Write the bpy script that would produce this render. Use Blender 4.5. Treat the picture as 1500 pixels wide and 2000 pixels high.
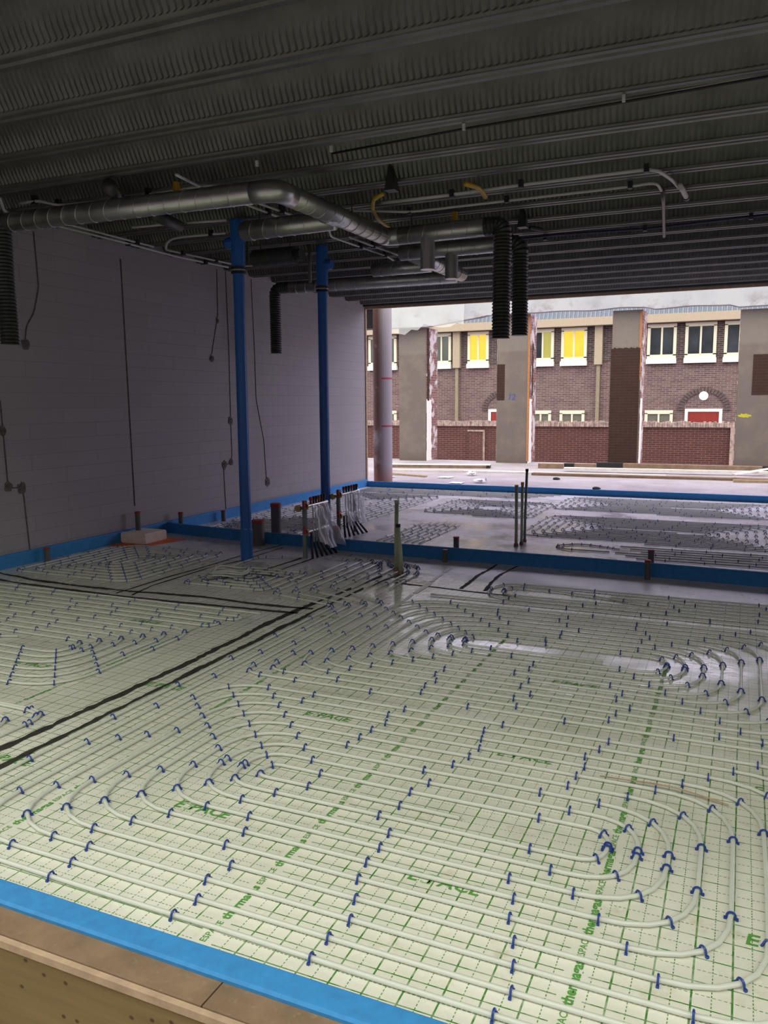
import bpy, bmesh, math, random
from mathutils import Vector, Matrix, noise
for o in list(bpy.data.objects): bpy.data.objects.remove(o)
SC = bpy.context.scene
COL = SC.collection
rnd = random.Random(11)
# ------------------------------------------------------------------ camera
FPX = 1570.0; CX, CY = 750.0, 1000.0; CAMH = 1.555
def _d(v): return Vector((v[0]-CX, -(v[1]-CY), -FPX))
Yc = _d((1462, 782)).normalized(); Xc = (-_d((-2852, 809))).normalized()
Zc = Xc.cross(Yc).normalized(); m_ = (Xc+Yc).normalized(); n_ = Zc.cross(m_)
Xc = (m_-n_).normalized(); Yc = (m_+n_).normalized()
ROT = Matrix((Xc, Yc, Zc))                     # camera -> world
CAM = Vector((0, 0, CAMH))
cam_data = bpy.data.cameras.new('camera'); cam = bpy.data.objects.new('camera', cam_data); COL.objects.link(cam)
cam.matrix_world = Matrix.Translation(CAM) @ ROT.to_4x4()
cam_data.sensor_fit = 'VERTICAL'; cam_data.sensor_height = 36.0; cam_data.lens = FPX/2000*36
cam_data.clip_start = 0.05; cam_data.clip_end = 300
SC.camera = cam
def ray(px, py): return ROT @ Vector((px-CX, -(py-CY), -FPX))
def onz(px, py, z=0.0): r = ray(px, py); return CAM + r*((z-CAMH)/r.z)
def onx(px, py, x): r = ray(px, py); return CAM + r*(x/r.x)
def ony(px, py, y): r = ray(px, py); return CAM + r*(y/r.y)
RT = ROT.transposed()
def proj(p):
    c = RT @ (Vector(p)-CAM)
    return (CX+FPX*c.x/-c.z, CY-FPX*c.y/-c.z, -c.z)
# ------------------------------------------------------------------ world, light, exposure
vs = SC.view_settings
vs.view_transform = 'Standard'; vs.look = 'None'; vs.gamma = 1.0; vs.use_curve_mapping = False
SC.display_settings.display_device = 'sRGB'
vs.exposure = 0.0
SKY_FRONT = (0.99, 1.0, 0.84); SKY_BACK = (0.98, 0.89, 1.16)
SKY_FRONT_S = 3.3; SKY_BACK_S = 2.75; SKY_LOW_S = 0.05
W = bpy.data.worlds.new('overcast_sky'); SC.world = W; W.use_nodes = True
nt = W.node_tree; nt.nodes.clear()
out = nt.nodes.new('ShaderNodeOutputWorld'); bg = nt.nodes.new('ShaderNodeBackground')
tc = nt.nodes.new('ShaderNodeTexCoord'); sp = nt.nodes.new('ShaderNodeSeparateXYZ')
nt.links.new(tc.outputs['Generated'], sp.inputs[0])
r1 = nt.nodes.new('ShaderNodeMapRange'); r1.inputs[1].default_value = -0.35; r1.inputs[2].default_value = 0.45
nt.links.new(sp.outputs[1], r1.inputs[0])
mx = nt.nodes.new('ShaderNodeMix'); mx.data_type = 'RGBA'
mx.inputs[6].default_value = tuple(c*SKY_FRONT_S for c in SKY_FRONT)+(1,)
mx.inputs[7].default_value = tuple(c*SKY_BACK_S for c in SKY_BACK)+(1,)
nt.links.new(r1.outputs[0], mx.inputs[0])
r2 = nt.nodes.new('ShaderNodeMapRange'); r2.inputs[1].default_value = -0.05; r2.inputs[2].default_value = 0.05
r2.inputs[3].default_value = SKY_LOW_S; r2.inputs[4].default_value = 1.0
nt.links.new(sp.outputs[2], r2.inputs[0])
nt.links.new(mx.outputs[2], bg.inputs[0]); nt.links.new(r2.outputs[0], bg.inputs[1])
nt.links.new(bg.outputs[0], out.inputs[0])
# ------------------------------------------------------------------ material helpers
class NB:
    """tiny node expression builder"""
    def __init__(s, name):
        s.m = bpy.data.materials.new(name); s.m.use_nodes = True
        s.t = s.m.node_tree; s.p = s.t.nodes['Principled BSDF']
    def n(s, typ, **k):
        q = s.t.nodes.new(typ)
        for a, b in k.items(): setattr(q, a, b)
        return q
    def put(s, sock, v):
        if isinstance(v, bpy.types.NodeSocket): s.t.links.new(v, sock)
        elif isinstance(v, (tuple, list)) and len(v) == 3 and sock.type == 'RGBA': sock.default_value = tuple(v)+(1,)
        else: sock.default_value = v
    def math(s, op, a, b=None, c=None):
        q = s.n('ShaderNodeMath', operation=op); s.put(q.inputs[0], a)
        if b is not None: s.put(q.inputs[1], b)
        if c is not None: s.put(q.inputs[2], c)
        return q.outputs[0]
    def xyz(s):
        g = s.n('ShaderNodeTexCoord'); q = s.n('ShaderNodeSeparateXYZ'); s.t.links.new(g.outputs['Object'], q.inputs[0])
        s.vec = g.outputs['Object']; return q.outputs[0], q.outputs[1], q.outputs[2]
    def comb(s, x, y, z=0.0):
        q = s.n('ShaderNodeCombineXYZ'); s.put(q.inputs[0], x); s.put(q.inputs[1], y); s.put(q.inputs[2], z); return q.outputs[0]
    def noise(s, scale, detail=3.0, rough=0.55, vec=None):
        q = s.n('ShaderNodeTexNoise'); q.inputs['Scale'].default_value = scale; q.inputs['Detail'].default_value = detail
        q.inputs['Roughness'].default_value = rough
        if vec is None:
            if not hasattr(s, 'vec'): s.xyz()
            vec = s.vec
        s.t.links.new(vec, q.inputs['Vector']); return q.outputs[0]
    def ramp(s, v, lo, hi, a=0.0, b=1.0):
        q = s.n('ShaderNodeMapRange'); s.put(q.inputs[0], v); q.inputs[1].default_value = lo; q.inputs[2].default_value = hi
        q.inputs[3].default_value = a; q.inputs[4].default_value = b; return q.outputs[0]
    def mix(s, f, a, b):
        q = s.n('ShaderNodeMix', data_type='RGBA'); s.put(q.inputs[0], f); s.put(q.inputs[6], a); s.put(q.inputs[7], b); return q.outputs[2]
    def bump(s, h, strength=0.3, dist=0.01):
        q = s.n('ShaderNodeBump'); q.inputs['Strength'].default_value = strength; q.inputs['Distance'].default_value = dist
        s.put(q.inputs['Height'], h); s.t.links.new(q.outputs[0], s.p.inputs['Normal'])
    def fin(s, color=None, rough=0.6, metal=0.0, **k):
        if color is not None: s.put(s.p.inputs['Base Color'], color)
        s.put(s.p.inputs['Roughness'], rough); s.put(s.p.inputs['Metallic'], metal)
        for a, b in k.items(): s.put(s.p.inputs[a.replace('_', ' ')], b)
        return s.m
def simple(name, col, rough=0.6, metal=0.0, var=0.12, scale=12.0, bump=0.0, **k):
    b = NB(name); f = b.noise(scale, 3.0)
    lo = tuple(c*(1-var) for c in col); hi = tuple(min(1, c*(1+var)) for c in col)
    c = b.mix(b.ramp(f, .3, .7), lo, hi)
    if bump: b.bump(f, bump, 0.01)
    return b.fin(c, rough, metal, **k)
M = {}
# floor foil with printed raster
b = NB('raster_foil'); x, y, z = b.xyz()
def linemask(b, v, off, period, w):
    f = b.math('FRACT', b.math('ADD', b.math('DIVIDE', b.math('SUBTRACT', v, off), period), 0.5))
    return b.math('LESS_THAN', b.math('ABSOLUTE', b.math('SUBTRACT', f, 0.5)), w/period/2)
wob = b.math('MULTIPLY', b.math('SUBTRACT', b.noise(1.3, 1.0), .5), .006)
xw = b.math('ADD', x, wob)
left = b.math('LESS_THAN', x, -1.37)
yo = b.math('ADD', b.math('SUBTRACT', y, b.math('MULTIPLY', left, 0.05)), wob)
s_y = linemask(b, xw, -0.652, 0.1, 0.0055); d_y = linemask(b, xw, -0.602, 0.1, 0.0032)
s_x = linemask(b, yo, 1.75, 0.1, 0.0045); d_x = linemask(b, yo, 1.80, 0.1, 0.003)
dash1 = b.math('LESS_THAN', b.math('FRACT', b.math('DIVIDE', y, 0.014)), 0.62)
dash2 = b.math('LESS_THAN', b.math('FRACT', b.math('DIVIDE', x, 0.014)), 0.62)
def strip(b, x0, hw): return b.math('LESS_THAN', b.math('ABSOLUTE', b.math('SUBTRACT', x, x0)), hw)
blank = strip(b, -1.37, .033)
for x0 in (-0.345, -2.42, -3.42, -4.44): blank = b.math('MAXIMUM', blank, strip(b, x0, .033))
lines = b.math('MAXIMUM', b.math('MAXIMUM', s_y, s_x), b.math('MAXIMUM', b.math('MULTIPLY', d_y, dash1), b.math('MULTIPLY', d_x, dash2)))
lines = b.math('MULTIPLY', lines, b.math('SUBTRACT', 1.0, blank))
field = b.math('LESS_THAN', y, 6.62)
ink = b.ramp(b.noise(30.0, 2.0), .35, .6, .6, 1.0)
lines = b.math('MULTIPLY', b.math('MULTIPLY', lines, field), ink)
base = b.mix(b.ramp(b.noise(2.2, 5.0), .35, .7), (.74, .73, .65), (.62, .62, .53))
stain = b.ramp(b.noise(6.5, 4.0, .65), .60, .78, 0, .5)
base = b.mix(stain, base, (.42, .30, .17))
bare = b.ramp(y, 6.55, 6.7); grey = b.mix(b.ramp(b.noise(3.0, 5.0), .3, .7), (.64, .63, .68), (.80, .79, .85))  # bare floor tinted pale bluish, standing in for light reflected off it
base = b.mix(b.math('MULTIPLY', bare, .9), base, grey)
# brown mud around the riser pipes
dd = b.math('SQRT', b.math('ADD', b.math('POWER', b.math('SUBTRACT', x, -2.75), 2.0), b.math('POWER', b.math('MULTIPLY', b.math('SUBTRACT', y, 6.62), 1.4), 2.0)))
mud = b.math('MULTIPLY', b.ramp(dd, .12, .95, .95, 0), b.ramp(b.noise(9.0, 4.0), .35, .6))
base = b.mix(mud, base, (.16, .11, .06))
dd2 = b.math('SQRT', b.math('ADD', b.math('POWER', b.math('SUBTRACT', x, -2.6), 2.0), b.math('POWER', b.math('SUBTRACT', y, 8.7), 2.0)))
mud2 = b.math('MULTIPLY', b.ramp(dd2, .2, 1.4, .8, 0), b.ramp(b.noise(5.0, 4.0), .35, .6))
base = b.mix(mud2, base, (.15, .10, .09))
colr = b.mix(lines, base, (.055, .20, .035))
wet = b.math('ADD', b.ramp(b.noise(1.7, 4.0, .6), .38, .62, .10, .34), b.math('MULTIPLY', bare, .08))
b.bump(b.math('ADD', b.noise(14.0, 2.0), b.math('MULTIPLY', b.noise(2.0, 2.0), 2.0)), .12, .012)
band = b.math('MULTIPLY', bare, b.math('LESS_THAN', y, 7.6))
M['foil'] = b.fin(colr, b.math('ADD', wet, b.math('MULTIPLY', band, .08)), Specular_IOR_Level=b.math('ADD', .5, b.math('MULTIPLY', bare, .4)))
# left wall: sand-lime blocks, thin dark joints
def brick_node(b, u, v, c1, c2, cm, bw, bh, mortar, bias=0.0):
    q = b.n('ShaderNodeTexBrick'); b.t.links.new(b.comb(u, v), q.inputs['Vector'])
    q.inputs['Scale'].default_value = 1.0; q.inputs['Brick Width'].default_value = bw; q.inputs['Row Height'].default_value = bh
    q.inputs['Mortar Size'].default_value = mortar; q.inputs['Mortar Smooth'].default_value = .2; q.inputs['Bias'].default_value = bias
    b.put(q.inputs['Color1'], c1); b.put(q.inputs['Color2'], c2); b.put(q.inputs['Mortar'], cm)
    return q
b = NB('sandlime_block'); x, y, z = b.xyz()
q = brick_node(b, y, z, (.38, .36, .375), (.345, .325, .34), (.24, .222, .23), .9, .152, .0035)
big = b.ramp(b.noise(.8, 5.0), .3, .75); spk = b.ramp(b.noise(45.0, 2.0), .45, .62, 0, .35)
cw = b.mix(big, q.outputs['Color'], (.33, .305, .31)); cw = b.mix(spk, cw, (.30, .28, .28))
b.bump(q.outputs['Fac'], .25, -.004)
M['block'] = b.fin(cw, .9)
def brick_mat(name, c1, c2, cm, axis='x', bw=.22, bh=.066, mort=.006, rough=.9, patch=None, pscale=1.2):
    b = NB(name); x, y, z = b.xyz()
    q = brick_node(b, x if axis == 'x' else y, z, c1, c2, cm, bw, bh, mort)
    c = b.mix(b.ramp(b.noise(3.0, 4.0), .3, .7, 0, .45), q.outputs['Color'], tuple((a+e)/2*.8 for a, e in zip(c1, c2)))
    if patch: c = b.mix(b.ramp(b.noise(pscale, 4.0, .6), .50, .58), c, patch)
    b.bump(q.outputs['Fac'], .5, -.01)
    return b.fin(c, rough)
M['brick_tan'] = brick_mat('brown_facade_brick', (.112, .053, .067), (.190, .118, .126), (.36, .30, .335))
M['brick_dark'] = brick_mat('dark_facade_brick', (.040, .024, .031), (.100, .062, .070), (.28, .235, .25))
M['brick_red'] = brick_mat('red_yard_brick', (.105, .031, .030), (.072, .022, .024), (.22, .14, .147))
M['brick_deepred'] = brick_mat('dark_red_brick', (.028, .0075, .0068), (.038, .011, .0095), (.046, .025, .022))  # the bare brick's own dark red
M['brick_white'] = brick_mat('flaking_white_brick', (.17, .06, .058), (.24, .115, .11), (.34, .27, .27), 'y', patch=(.58, .52, .55), pscale=3.0)
M['soldier'] = simple('pale_rough_coping', (.36, .26, .255), .9, var=.45, scale=9.0, bump=.6)
M['arch'] = brick_mat('arch_brick', (.08, .05, .06), (.12, .078, .088), (.20, .15, .165))
# wallpaper plaster on the piers
b = NB('stained_wall_paper'); x, y, z = b.xyz()
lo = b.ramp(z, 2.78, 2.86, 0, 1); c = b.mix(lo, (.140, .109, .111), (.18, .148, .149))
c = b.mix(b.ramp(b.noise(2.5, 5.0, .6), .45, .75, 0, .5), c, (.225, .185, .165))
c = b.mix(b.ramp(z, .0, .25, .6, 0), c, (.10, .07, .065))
c = b.mix(b.ramp(b.noise(12.0, 4.0), .64, .72, 0, .5), c, (.14, .09, .08))
M['pier'] = b.fin(c, .9)
b = NB('white_painted_beam'); x, y, z = b.xyz()
st = b.math('MULTIPLY', b.ramp(b.noise(2.6, 6.0, .65), .50, .66), b.ramp(z, 3.6, 4.15, 1, .1))
c = b.mix(st, (.37, .36, .425), (.20, .158, .178)); c = b.mix(b.ramp(b.noise(.8, 3.0), .45, .65, 0, .5), c, (.26, .26, .34))
M['beam'] = b.fin(c, .7)
b = NB('yard_concrete'); x, y, z = b.xyz()
c = b.mix(b.ramp(b.noise(.9, 6.0, .65), .35, .68), (.385, .345, .375), (.26, .22, .24))
c = b.mix(b.ramp(b.noise(7.0, 5.0, .6), .58, .72, 0, .7), c, (.22, .17, .18)); b.bump(b.noise(20.0, 3.0), .3, .02)
M['concrete'] = b.fin(c, .75)
b = NB('round_concrete'); x, y, z = b.xyz()
f = b.math('MULTIPLY', b.ramp(b.noise(1.6, 5.0, .6), .30, .48), b.ramp(x, -.02, .10, 1, 0))
c = b.mix(f, (.33, .295, .335), (.135, .062, .055)); c = b.mix(b.ramp(z, .0, .35, .8, 0), c, (.30, .12, .10))
for zz in (1.1, 2.02):
    mk = b.math('MULTIPLY', b.math('LESS_THAN', b.math('ABSOLUTE', b.math('SUBTRACT', z, zz)), .018), b.math('GREATER_THAN', x, .05))
    c = b.mix(mk, c, (.35, .05, .09))
M['column'] = b.fin(c, .8)
b = NB('galvanised_deck'); x, y, z = b.xyz()
c = b.mix(b.ramp(b.noise(5.0, 4.0), .3, .7), (.085, .088, .078), (.128, .131, .118))
M['deck'] = b.fin(c, .42, .55)
M['slab'] = simple('grey_slab', (.25, .25, .25), .9)
b = NB('spiral_duct_metal'); c = b.mix(b.ramp(b.noise(6.0, 3.0), .3, .7), (.42, .43, .40), (.54, .55, .52)); M['duct'] = b.fin(c, .33, .85)
M['flex'] = simple('dark_flexible_hose', (.055, .058, .055), .45, .3)
M['black'] = simple('black_rubber', (.012, .012, .013), .5)
M['darkmetal'] = simple('dark_steel', (.06, .062, .06), .5, .5)
M['bluepvc'] = simple('blue_drain_plastic', (.018, .12, .42), .38, var=.06, scale=3.0)
M['foam'] = simple('blue_edge_foam', (.032, .225, .53), .75, var=.10, scale=25.0, bump=.15)
M['pipe'] = simple('white_heating_tube', (.70, .73, .665), .20, var=.03, Specular_IOR_Level=.6, Alpha=.75)
M['clip'] = simple('blue_clip_plastic', (.014, .045, .26), .35, var=.05)
M['greypvc'] = simple('grey_drain_plastic', (.12, .115, .11), .5)
M['redcap'] = simple('red_cap', (.36, .035, .025), .5)
M['conduit'] = simple('white_conduit', (.55, .55, .53), .4, var=.05)
M['yellowcond'] = simple('yellow_conduit', (.55, .34, .02), .45)
M['greenpost'] = simple('pale_green_conduit', (.42, .47, .31), .45, var=.1)
M['rail'] = simple('green_grey_steel', (.20, .25, .22), .45, .2)
M['brass'] = simple('brass', (.35, .26, .12), .3, .8)
M['steel'] = simple('bright_steel', (.6, .58, .58), .25, .8)
M['orange'] = simple('orange_sheet', (.85, .16, .04), .6)
M['eps'] = simple('cream_foam_block', (.80, .72, .62), .8, var=.05)
M['ink'] = simple('green_print', (.09, .29, .05), .6, var=.2, scale=60)
M['inklight'] = simple('light_green_print', (.30, .45, .24), .6)
M['bluepen'] = simple('blue_marker', (.05, .07, .25), .8)
M['yellowspray'] = simple('yellow_spray_paint', (.42, .38, .03), .8)
M['groove'] = simple('dark_groove', (.105, .092, .088), .95, var=.4, scale=30)
M['mortar'] = simple('grey_mortar', (.13, .115, .105), .95, var=.3, scale=40)
M['cable'] = simple('blue_black_cable', (.02, .02, .07), .5)
M['cream'] = simple('cream_paint', (.39, .305, .255), .6, var=.05)
M['white'] = simple('white_paint', (.86, .83, .84), .5, var=.03)
M['frame'] = simple('offwhite_window_frame', (.74, .66, .58), .5, var=.03)
M['glass'] = simple('dark_glass', (.03, .035, .045), .08, var=.5, scale=1.2)
M['greyglass'] = simple('grey_lower_glass', (.16, .15, .14), .15)
M['reddoor'] = simple('red_door_paint', (.25, .02, .02), .5)
M['corr'] = simple('blue_grey_corrugated_roof', (.17, .19, .26), .5, var=.1)
M['seam'] = simple('black_dirt', (.022, .018, .014), .9, var=.5, scale=25)
M['paper'] = simple('white_litter', (.80, .78, .82), .7)
M['woodpale'] = simple('pale_board', (.75, .68, .66), .7)
M['woodbrown'] = simple('brown_timber', (.22, .14, .10), .75, var=.25, scale=8)
M['orangewood'] = simple('orange_wood', (.36, .15, .07), .8)
M['tan'] = simple('tan_batten', (.42, .30, .20), .75, var=.2)
def emis(name, col, s):
    b = NB(name); f = b.noise(2.0, 2.0); b.put(b.p.inputs['Emission Color'], b.mix(b.ramp(f, .3, .7), col, tuple(c*.85 for c in col)))
    b.p.inputs['Emission Strength'].default_value = s; return b.fin((.2, .15, .02), .3)
M['litglass'] = emis('lit_yellow_window', (1.0, .58, .025), 1.0)
M['halflit'] = emis('half_lit_window', (.38, .40, .10), .7)
M['globe'] = emis('lit_globe', (1, .98, 1), 1.1)
b = NB('clear_plastic_film'); M['film'] = b.fin((.85, .85, .88), .12, Alpha=.40, Specular_IOR_Level=.9)
b = NB('torn_film'); M['sheet'] = b.fin((.80, .80, .86), .3, Alpha=.30)
M['pipebeige'] = simple('beige_pipe_paint', (.27, .205, .16), .6)
b = NB('plywood_face'); x, y, z = b.xyz()
g = b.noise(1.0, 4.0, .6, b.comb(b.math('MULTIPLY', x, 1.6), 0.0, b.math('MULTIPLY', z, 26.0)))
c = b.mix(b.ramp(g, .3, .7), (.235, .16, .062), (.175, .112, .042))
v = b.n('ShaderNodeTexVoronoi', voronoi_dimensions='2D'); v.inputs['Scale'].default_value = 8.5; b.t.links.new(b.comb(x, b.math('MULTIPLY', z, 1.3)), v.inputs['Vector'])
c = b.mix(b.ramp(v.outputs['Distance'], .04, .085, .9, 0), c, (.05, .025, .012))
M['ply'] = b.fin(c, .75)
b = NB('muddy_board_top'); x, y, z = b.xyz()
c = b.mix(b.ramp(b.noise(7.0, 5.0, .6), .3, .7), (.255, .168, .10), (.155, .100, .060)); c = b.mix(b.ramp(b.noise(40.0, 3.0), .60, .75, 0, .6), c, (.28, .21, .15))
M['boardtop'] = b.fin(c, .85)
b = NB('front_ground'); M['ground'] = simple('rubble_ground', (.22, .20, .18), .95, var=.3, scale=5, bump=.4)
# ------------------------------------------------------------------ mesh helpers
def link(name, bm, mat, parent=None, smooth=False):
    me = bpy.data.meshes.new(name); bmesh.ops.recalc_face_normals(bm, faces=bm.faces); bm.to_mesh(me); bm.free()
    for mm in (mat if isinstance(mat, (list, tuple)) else [mat]): me.materials.append(mm)
    if smooth:
        for p in me.polygons: p.use_smooth = True
    o = bpy.data.objects.new(name, me); COL.objects.link(o)
    if parent: o.parent = parent
    return o
def tag(o, label, cat, group=None):
    o['label'] = label; o['category'] = cat
    if group: o['group'] = group
    return o
def struct(o): o['kind'] = 'structure'; return o
def thing(name, label, cat, loc=(0, 0, 0), group=None):
    o = bpy.data.objects.new(name, None); COL.objects.link(o); o.location = loc; o.empty_display_size = .05
    return tag(o, label, cat, group)
def B(): return bmesh.new()
def box(bm, a, c, mi=0):
    x0, y0, z0 = a; x1, y1, z1 = c
    v = [bm.verts.new(p) for p in ((x0,y0,z0),(x1,y0,z0),(x1,y1,z0),(x0,y1,z0),(x0,y0,z1),(x1,y0,z1),(x1,y1,z1),(x0,y1,z1))]
    for f in ((0,3,2,1),(4,5,6,7),(0,1,5,4),(1,2,6,5),(2,3,7,6),(3,0,4,7)):
        bm.faces.new([v[i] for i in f]).material_index = mi
    return bm
def bar(bm, p, q, w, h, mi=0):
    """box beam from p to q (bottom centre line), width w, height h"""
    p, q = Vector(p), Vector(q); d = (q-p); s = Vector((-d.y, d.x, 0)).normalized()*w/2
    up = Vector((0, 0, h)); v = [bm.verts.new(t) for t in (p-s, p+s, q+s, q-s, p-s+up, p+s+up, q+s+up, q-s+up)]
    for f in ((0,1,2,3),(7,6,5,4),(0,4,5,1),(1,5,6,2),(2,6,7,3),(3,7,4,0)): bm.faces.new([v[i] for i in f]).material_index = mi
    return bm
def tube(bm, pts, r, seg=8, closed=False, cap=True, mi=0):
    pts = [Vector(p) for p in pts]; n = len(pts); rings = []
    t0 = (pts[1]-pts[0]).normalized(); ref = Vector((0, 0, 1)) if abs(t0.z) < .9 else Vector((1, 0, 0))
    u = (ref - t0*ref.dot(t0)).normalized()
    for i, p in enumerate(pts):
        if closed: t = (pts[(i+1) % n]-pts[i-1]).normalized()
        elif i == 0: t = (pts[1]-pts[0]).normalized()
        elif i == n-1: t = (pts[-1]-pts[-2]).normalized()
        else:
            a = (pts[i]-pts[i-1]).normalized(); c = (pts[i+1]-pts[i]).normalized(); t = (a+c)
            t = t.normalized() if t.length > 1e-6 else a
        u = (u - t*u.dot(t)); u = u.normalized() if u.length > 1e-6 else t.orthogonal().normalized()
        w = t.cross(u); rr = r[i] if isinstance(r, (list, tuple)) else r
        rings.append([bm.verts.new(p + (u*math.cos(2*math.pi*k/seg)+w*math.sin(2*math.pi*k/seg))*rr) for k in range(seg)])
    for i in range(n if closed else n-1):
        A, C = rings[i], rings[(i+1) % n]
        for k in range(seg): bm.faces.new((A[k], A[(k+1) % seg], C[(k+1) % seg], C[k])).material_index = mi
    if cap and not closed:
        bm.faces.new(rings[0][::-1]).material_index = mi; bm.faces.new(rings[-1]).material_index = mi
    return bm
def fillet(pts, rad, n=5):
    """round the corners of a polyline; rad number or list per point"""
    P = [Vector(p) for p in pts]; outp = [P[0]]
    for i in range(1, len(P)-1):
        r = rad[i] if isinstance(rad, (list, tuple)) else rad
        a = P[i-1]-P[i]; c = P[i+1]-P[i]; la, lc = a.length, c.length
        if la < 1e-6 or lc < 1e-6: continue
        a /= la; c /= lc; d = min(r, la*.48, lc*.48)
        p0, p1 = P[i]+a*d, P[i]+c*d
        for k in range(n+1):
            t = k/n; outp.append(p0*(1-t)**2 + P[i]*2*t*(1-t) + p1*t*t)
    outp.append(P[-1]); return outp
def lathe(bm, c, prof, seg=16, mi=0):
    """profile [(r,z)] about vertical axis at c"""
    rings = []
    for r, z in prof: rings.append([bm.verts.new((c[0]+r*math.cos(2*math.pi*k/seg), c[1]+r*math.sin(2*math.pi*k/seg), c[2]+z)) for k in range(seg)])
    for A, C in zip(rings, rings[1:]):
        for k in range(seg): bm.faces.new((A[k], A[(k+1) % seg], C[(k+1) % seg], C[k])).material_index = mi
    bm.faces.new(rings[0][::-1]).material_index = mi; bm.faces.new(rings[-1]).material_index = mi
    return bm
def prism(bm, pts, vec, mi=0):
    vec = Vector(vec); a = [bm.verts.new(p) for p in pts]; c = [bm.verts.new(Vector(p)+vec) for p in pts]; n = len(a)
    bm.faces.new(a[::-1]).material_index = mi; bm.faces.new(c).material_index = mi
    for i in range(n): bm.faces.new((a[i], a[(i+1) % n], c[(i+1) % n], c[i])).material_index = mi
    return bm
def quads(bm, A, C, vec):
    """thick strip between two rows of points"""
    for i in range(len(A)-1): prism(bm, (A[i], A[i+1], C[i+1], C[i]), vec)
    return bm
def ribbon(bm, pts, w, z, jag=0.0, mi=0):
    P = [Vector((p[0], p[1], 0)) for p in pts]; prev = None
    dense = [P[0]]
    for a, c in zip(P, P[1:]):
        k = max(1, int((c-a).length/.04))
        dense += [a.lerp(c, i/k) for i in range(1, k+1)]
    for i, p in enumerate(dense):
        t = (dense[min(i+1, len(dense)-1)]-dense[max(i-1, 0)]).normalized(); s = Vector((-t.y, t.x, 0))
        n1 = noise.noise(p*3.1+Vector((5, 1, 0))); n2 = noise.noise(p*3.3+Vector((1, 9, 3)))
        a = bm.verts.new((p + s*(w/2+jag*(n1+.35*rnd.uniform(-1, 1)))) + Vector((0, 0, z)))
        c = bm.verts.new((p - s*(w/2+jag*(n2+.35*rnd.uniform(-1, 1)))) + Vector((0, 0, z)))
        if prev: bm.faces.new((prev[0], a, c, prev[1])).material_index = mi
        prev = (a, c)
    return bm
def text_mesh(name, body, size, mat, loc, rot, parent=None, shear=0.0, offset=0.0, align='CENTER', extrude=0.0):
    cu = bpy.data.curves.new(name, 'FONT'); cu.body = body; cu.size = size; cu.align_x = align; cu.align_y = 'CENTER'
    cu.shear = shear; cu.offset = offset; cu.extrude = extrude; cu.resolution_u = 2
    t = bpy.data.objects.new('tmp_text', cu); COL.objects.link(t); bpy.context.view_layer.update()
    me = bpy.data.meshes.new_from_object(t.evaluated_get(bpy.context.evaluated_depsgraph_get()))
    bpy.data.objects.remove(t); bpy.data.curves.remove(cu)
    me.name = name; me.materials.clear(); me.materials.append(mat)
    o = bpy.data.objects.new(name, me); COL.objects.link(o); o.location = loc; o.rotation_euler = rot
    if parent: o.parent = parent
    return o
ORD = ['first','second','third','fourth','fifth','sixth','seventh','eighth','ninth','tenth','eleventh','twelfth','thirteenth','fourteenth','fifteenth','sixteenth','seventeenth','eighteenth','nineteenth','twentieth']
def ordn(i): return ORD[i] if i < len(ORD) else f'{i+1}th'
# ================================================================== SETTING
XL, XR, Y0, Y1, ZC = -6.42, 6.5, 1.70, 13.60, 3.32; ZT = ZC+.205
floor = struct(link('floor', box(B(), (XL-.05, Y0-.02, -.22), (XR, Y1+.05, 0)), M['foil']))
bm = box(B(), (XL-.22, 1.5, -.35), (XL, Y1, ZT+.011)); struct(link('wall_left', bm, M['block']))
struct(link('wall_right', box(B(), (XR, 1.5, -.35), (XR+.22, Y1, ZT+.011)), M['block']))  # unseen wall added to keep out light from the right
# deep-ribbed steel deck, ribs run along X every 0.6 m
bm = B(); nx = 640; xs = [XL + (XR-XL)*i/nx for i in range(nx+1)]
def deckline(y, z, amp=0.0, ny=0.0, nz=0.0):
    r = []
    for i, xx in enumerate(xs):
        a = amp if i % 2 else -amp
        r.append(bm.verts.new((xx, y+ny*a, z+nz*a)))
    return r
def sheet(A, C):
    for i in range(nx): bm.faces.new((A[i], A[i+1], C[i+1], C[i]))
def flat(y0, z0, y1, z1):
    v = [bm.verts.new(p) for p in ((XL, y0, z0), (XR, y0, z0), (XR, y1, z1), (XL, y1, z1))]; bm.faces.new(v)
ZT = ZC+.205; ribs = [3.90+.6*k for k in range(-4, 17)]
for yc in ribs:
    for pts in (((yc-.066, ZC), (yc-.058, ZC-.004)), ((yc-.058, ZC-.004), (yc-.020, ZC-.004)), ((yc-.020, ZC-.004), (yc-.010, ZC+.010)), ((yc-.010, ZC+.010), (yc+.010, ZC+.010)),
                ((yc+.010, ZC+.010), (yc+.020, ZC-.004)), ((yc+.020, ZC-.004), (yc+.058, ZC-.004)), ((yc+.058, ZC-.004), (yc+.066, ZC))):
        flat(pts[0][0], pts[0][1], pts[1][0], pts[1][1])
    for s in (-1, 1):
        ya, yb = yc+s*.066, yc+s*.185
        rows = []
        for t, amp in ((0, 0), (.06, 0), (.10, .0050), (.32, .0034), (.60, .0006), (1, 0)):
            rows.append(deckline(ya+(yb-ya)*t, ZC+(ZT-ZC)*t, amp, s*.86, -.50))
        for A, C in zip(rows, rows[1:]): sheet(A, C)
    flat(yc+.185, ZT, yc+.30, ZT); flat(yc+.30, ZT, yc+.415, ZT)
struct(link('ceiling', bm, M['deck']))
slab = struct(link('trim_1', box(B(), (XL-.22, 1.5, ZT+.012), (XR+.22, Y1+.05, ZT+.30)), M['slab']))  # unseen slab, added thick above the deck to block light
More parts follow.
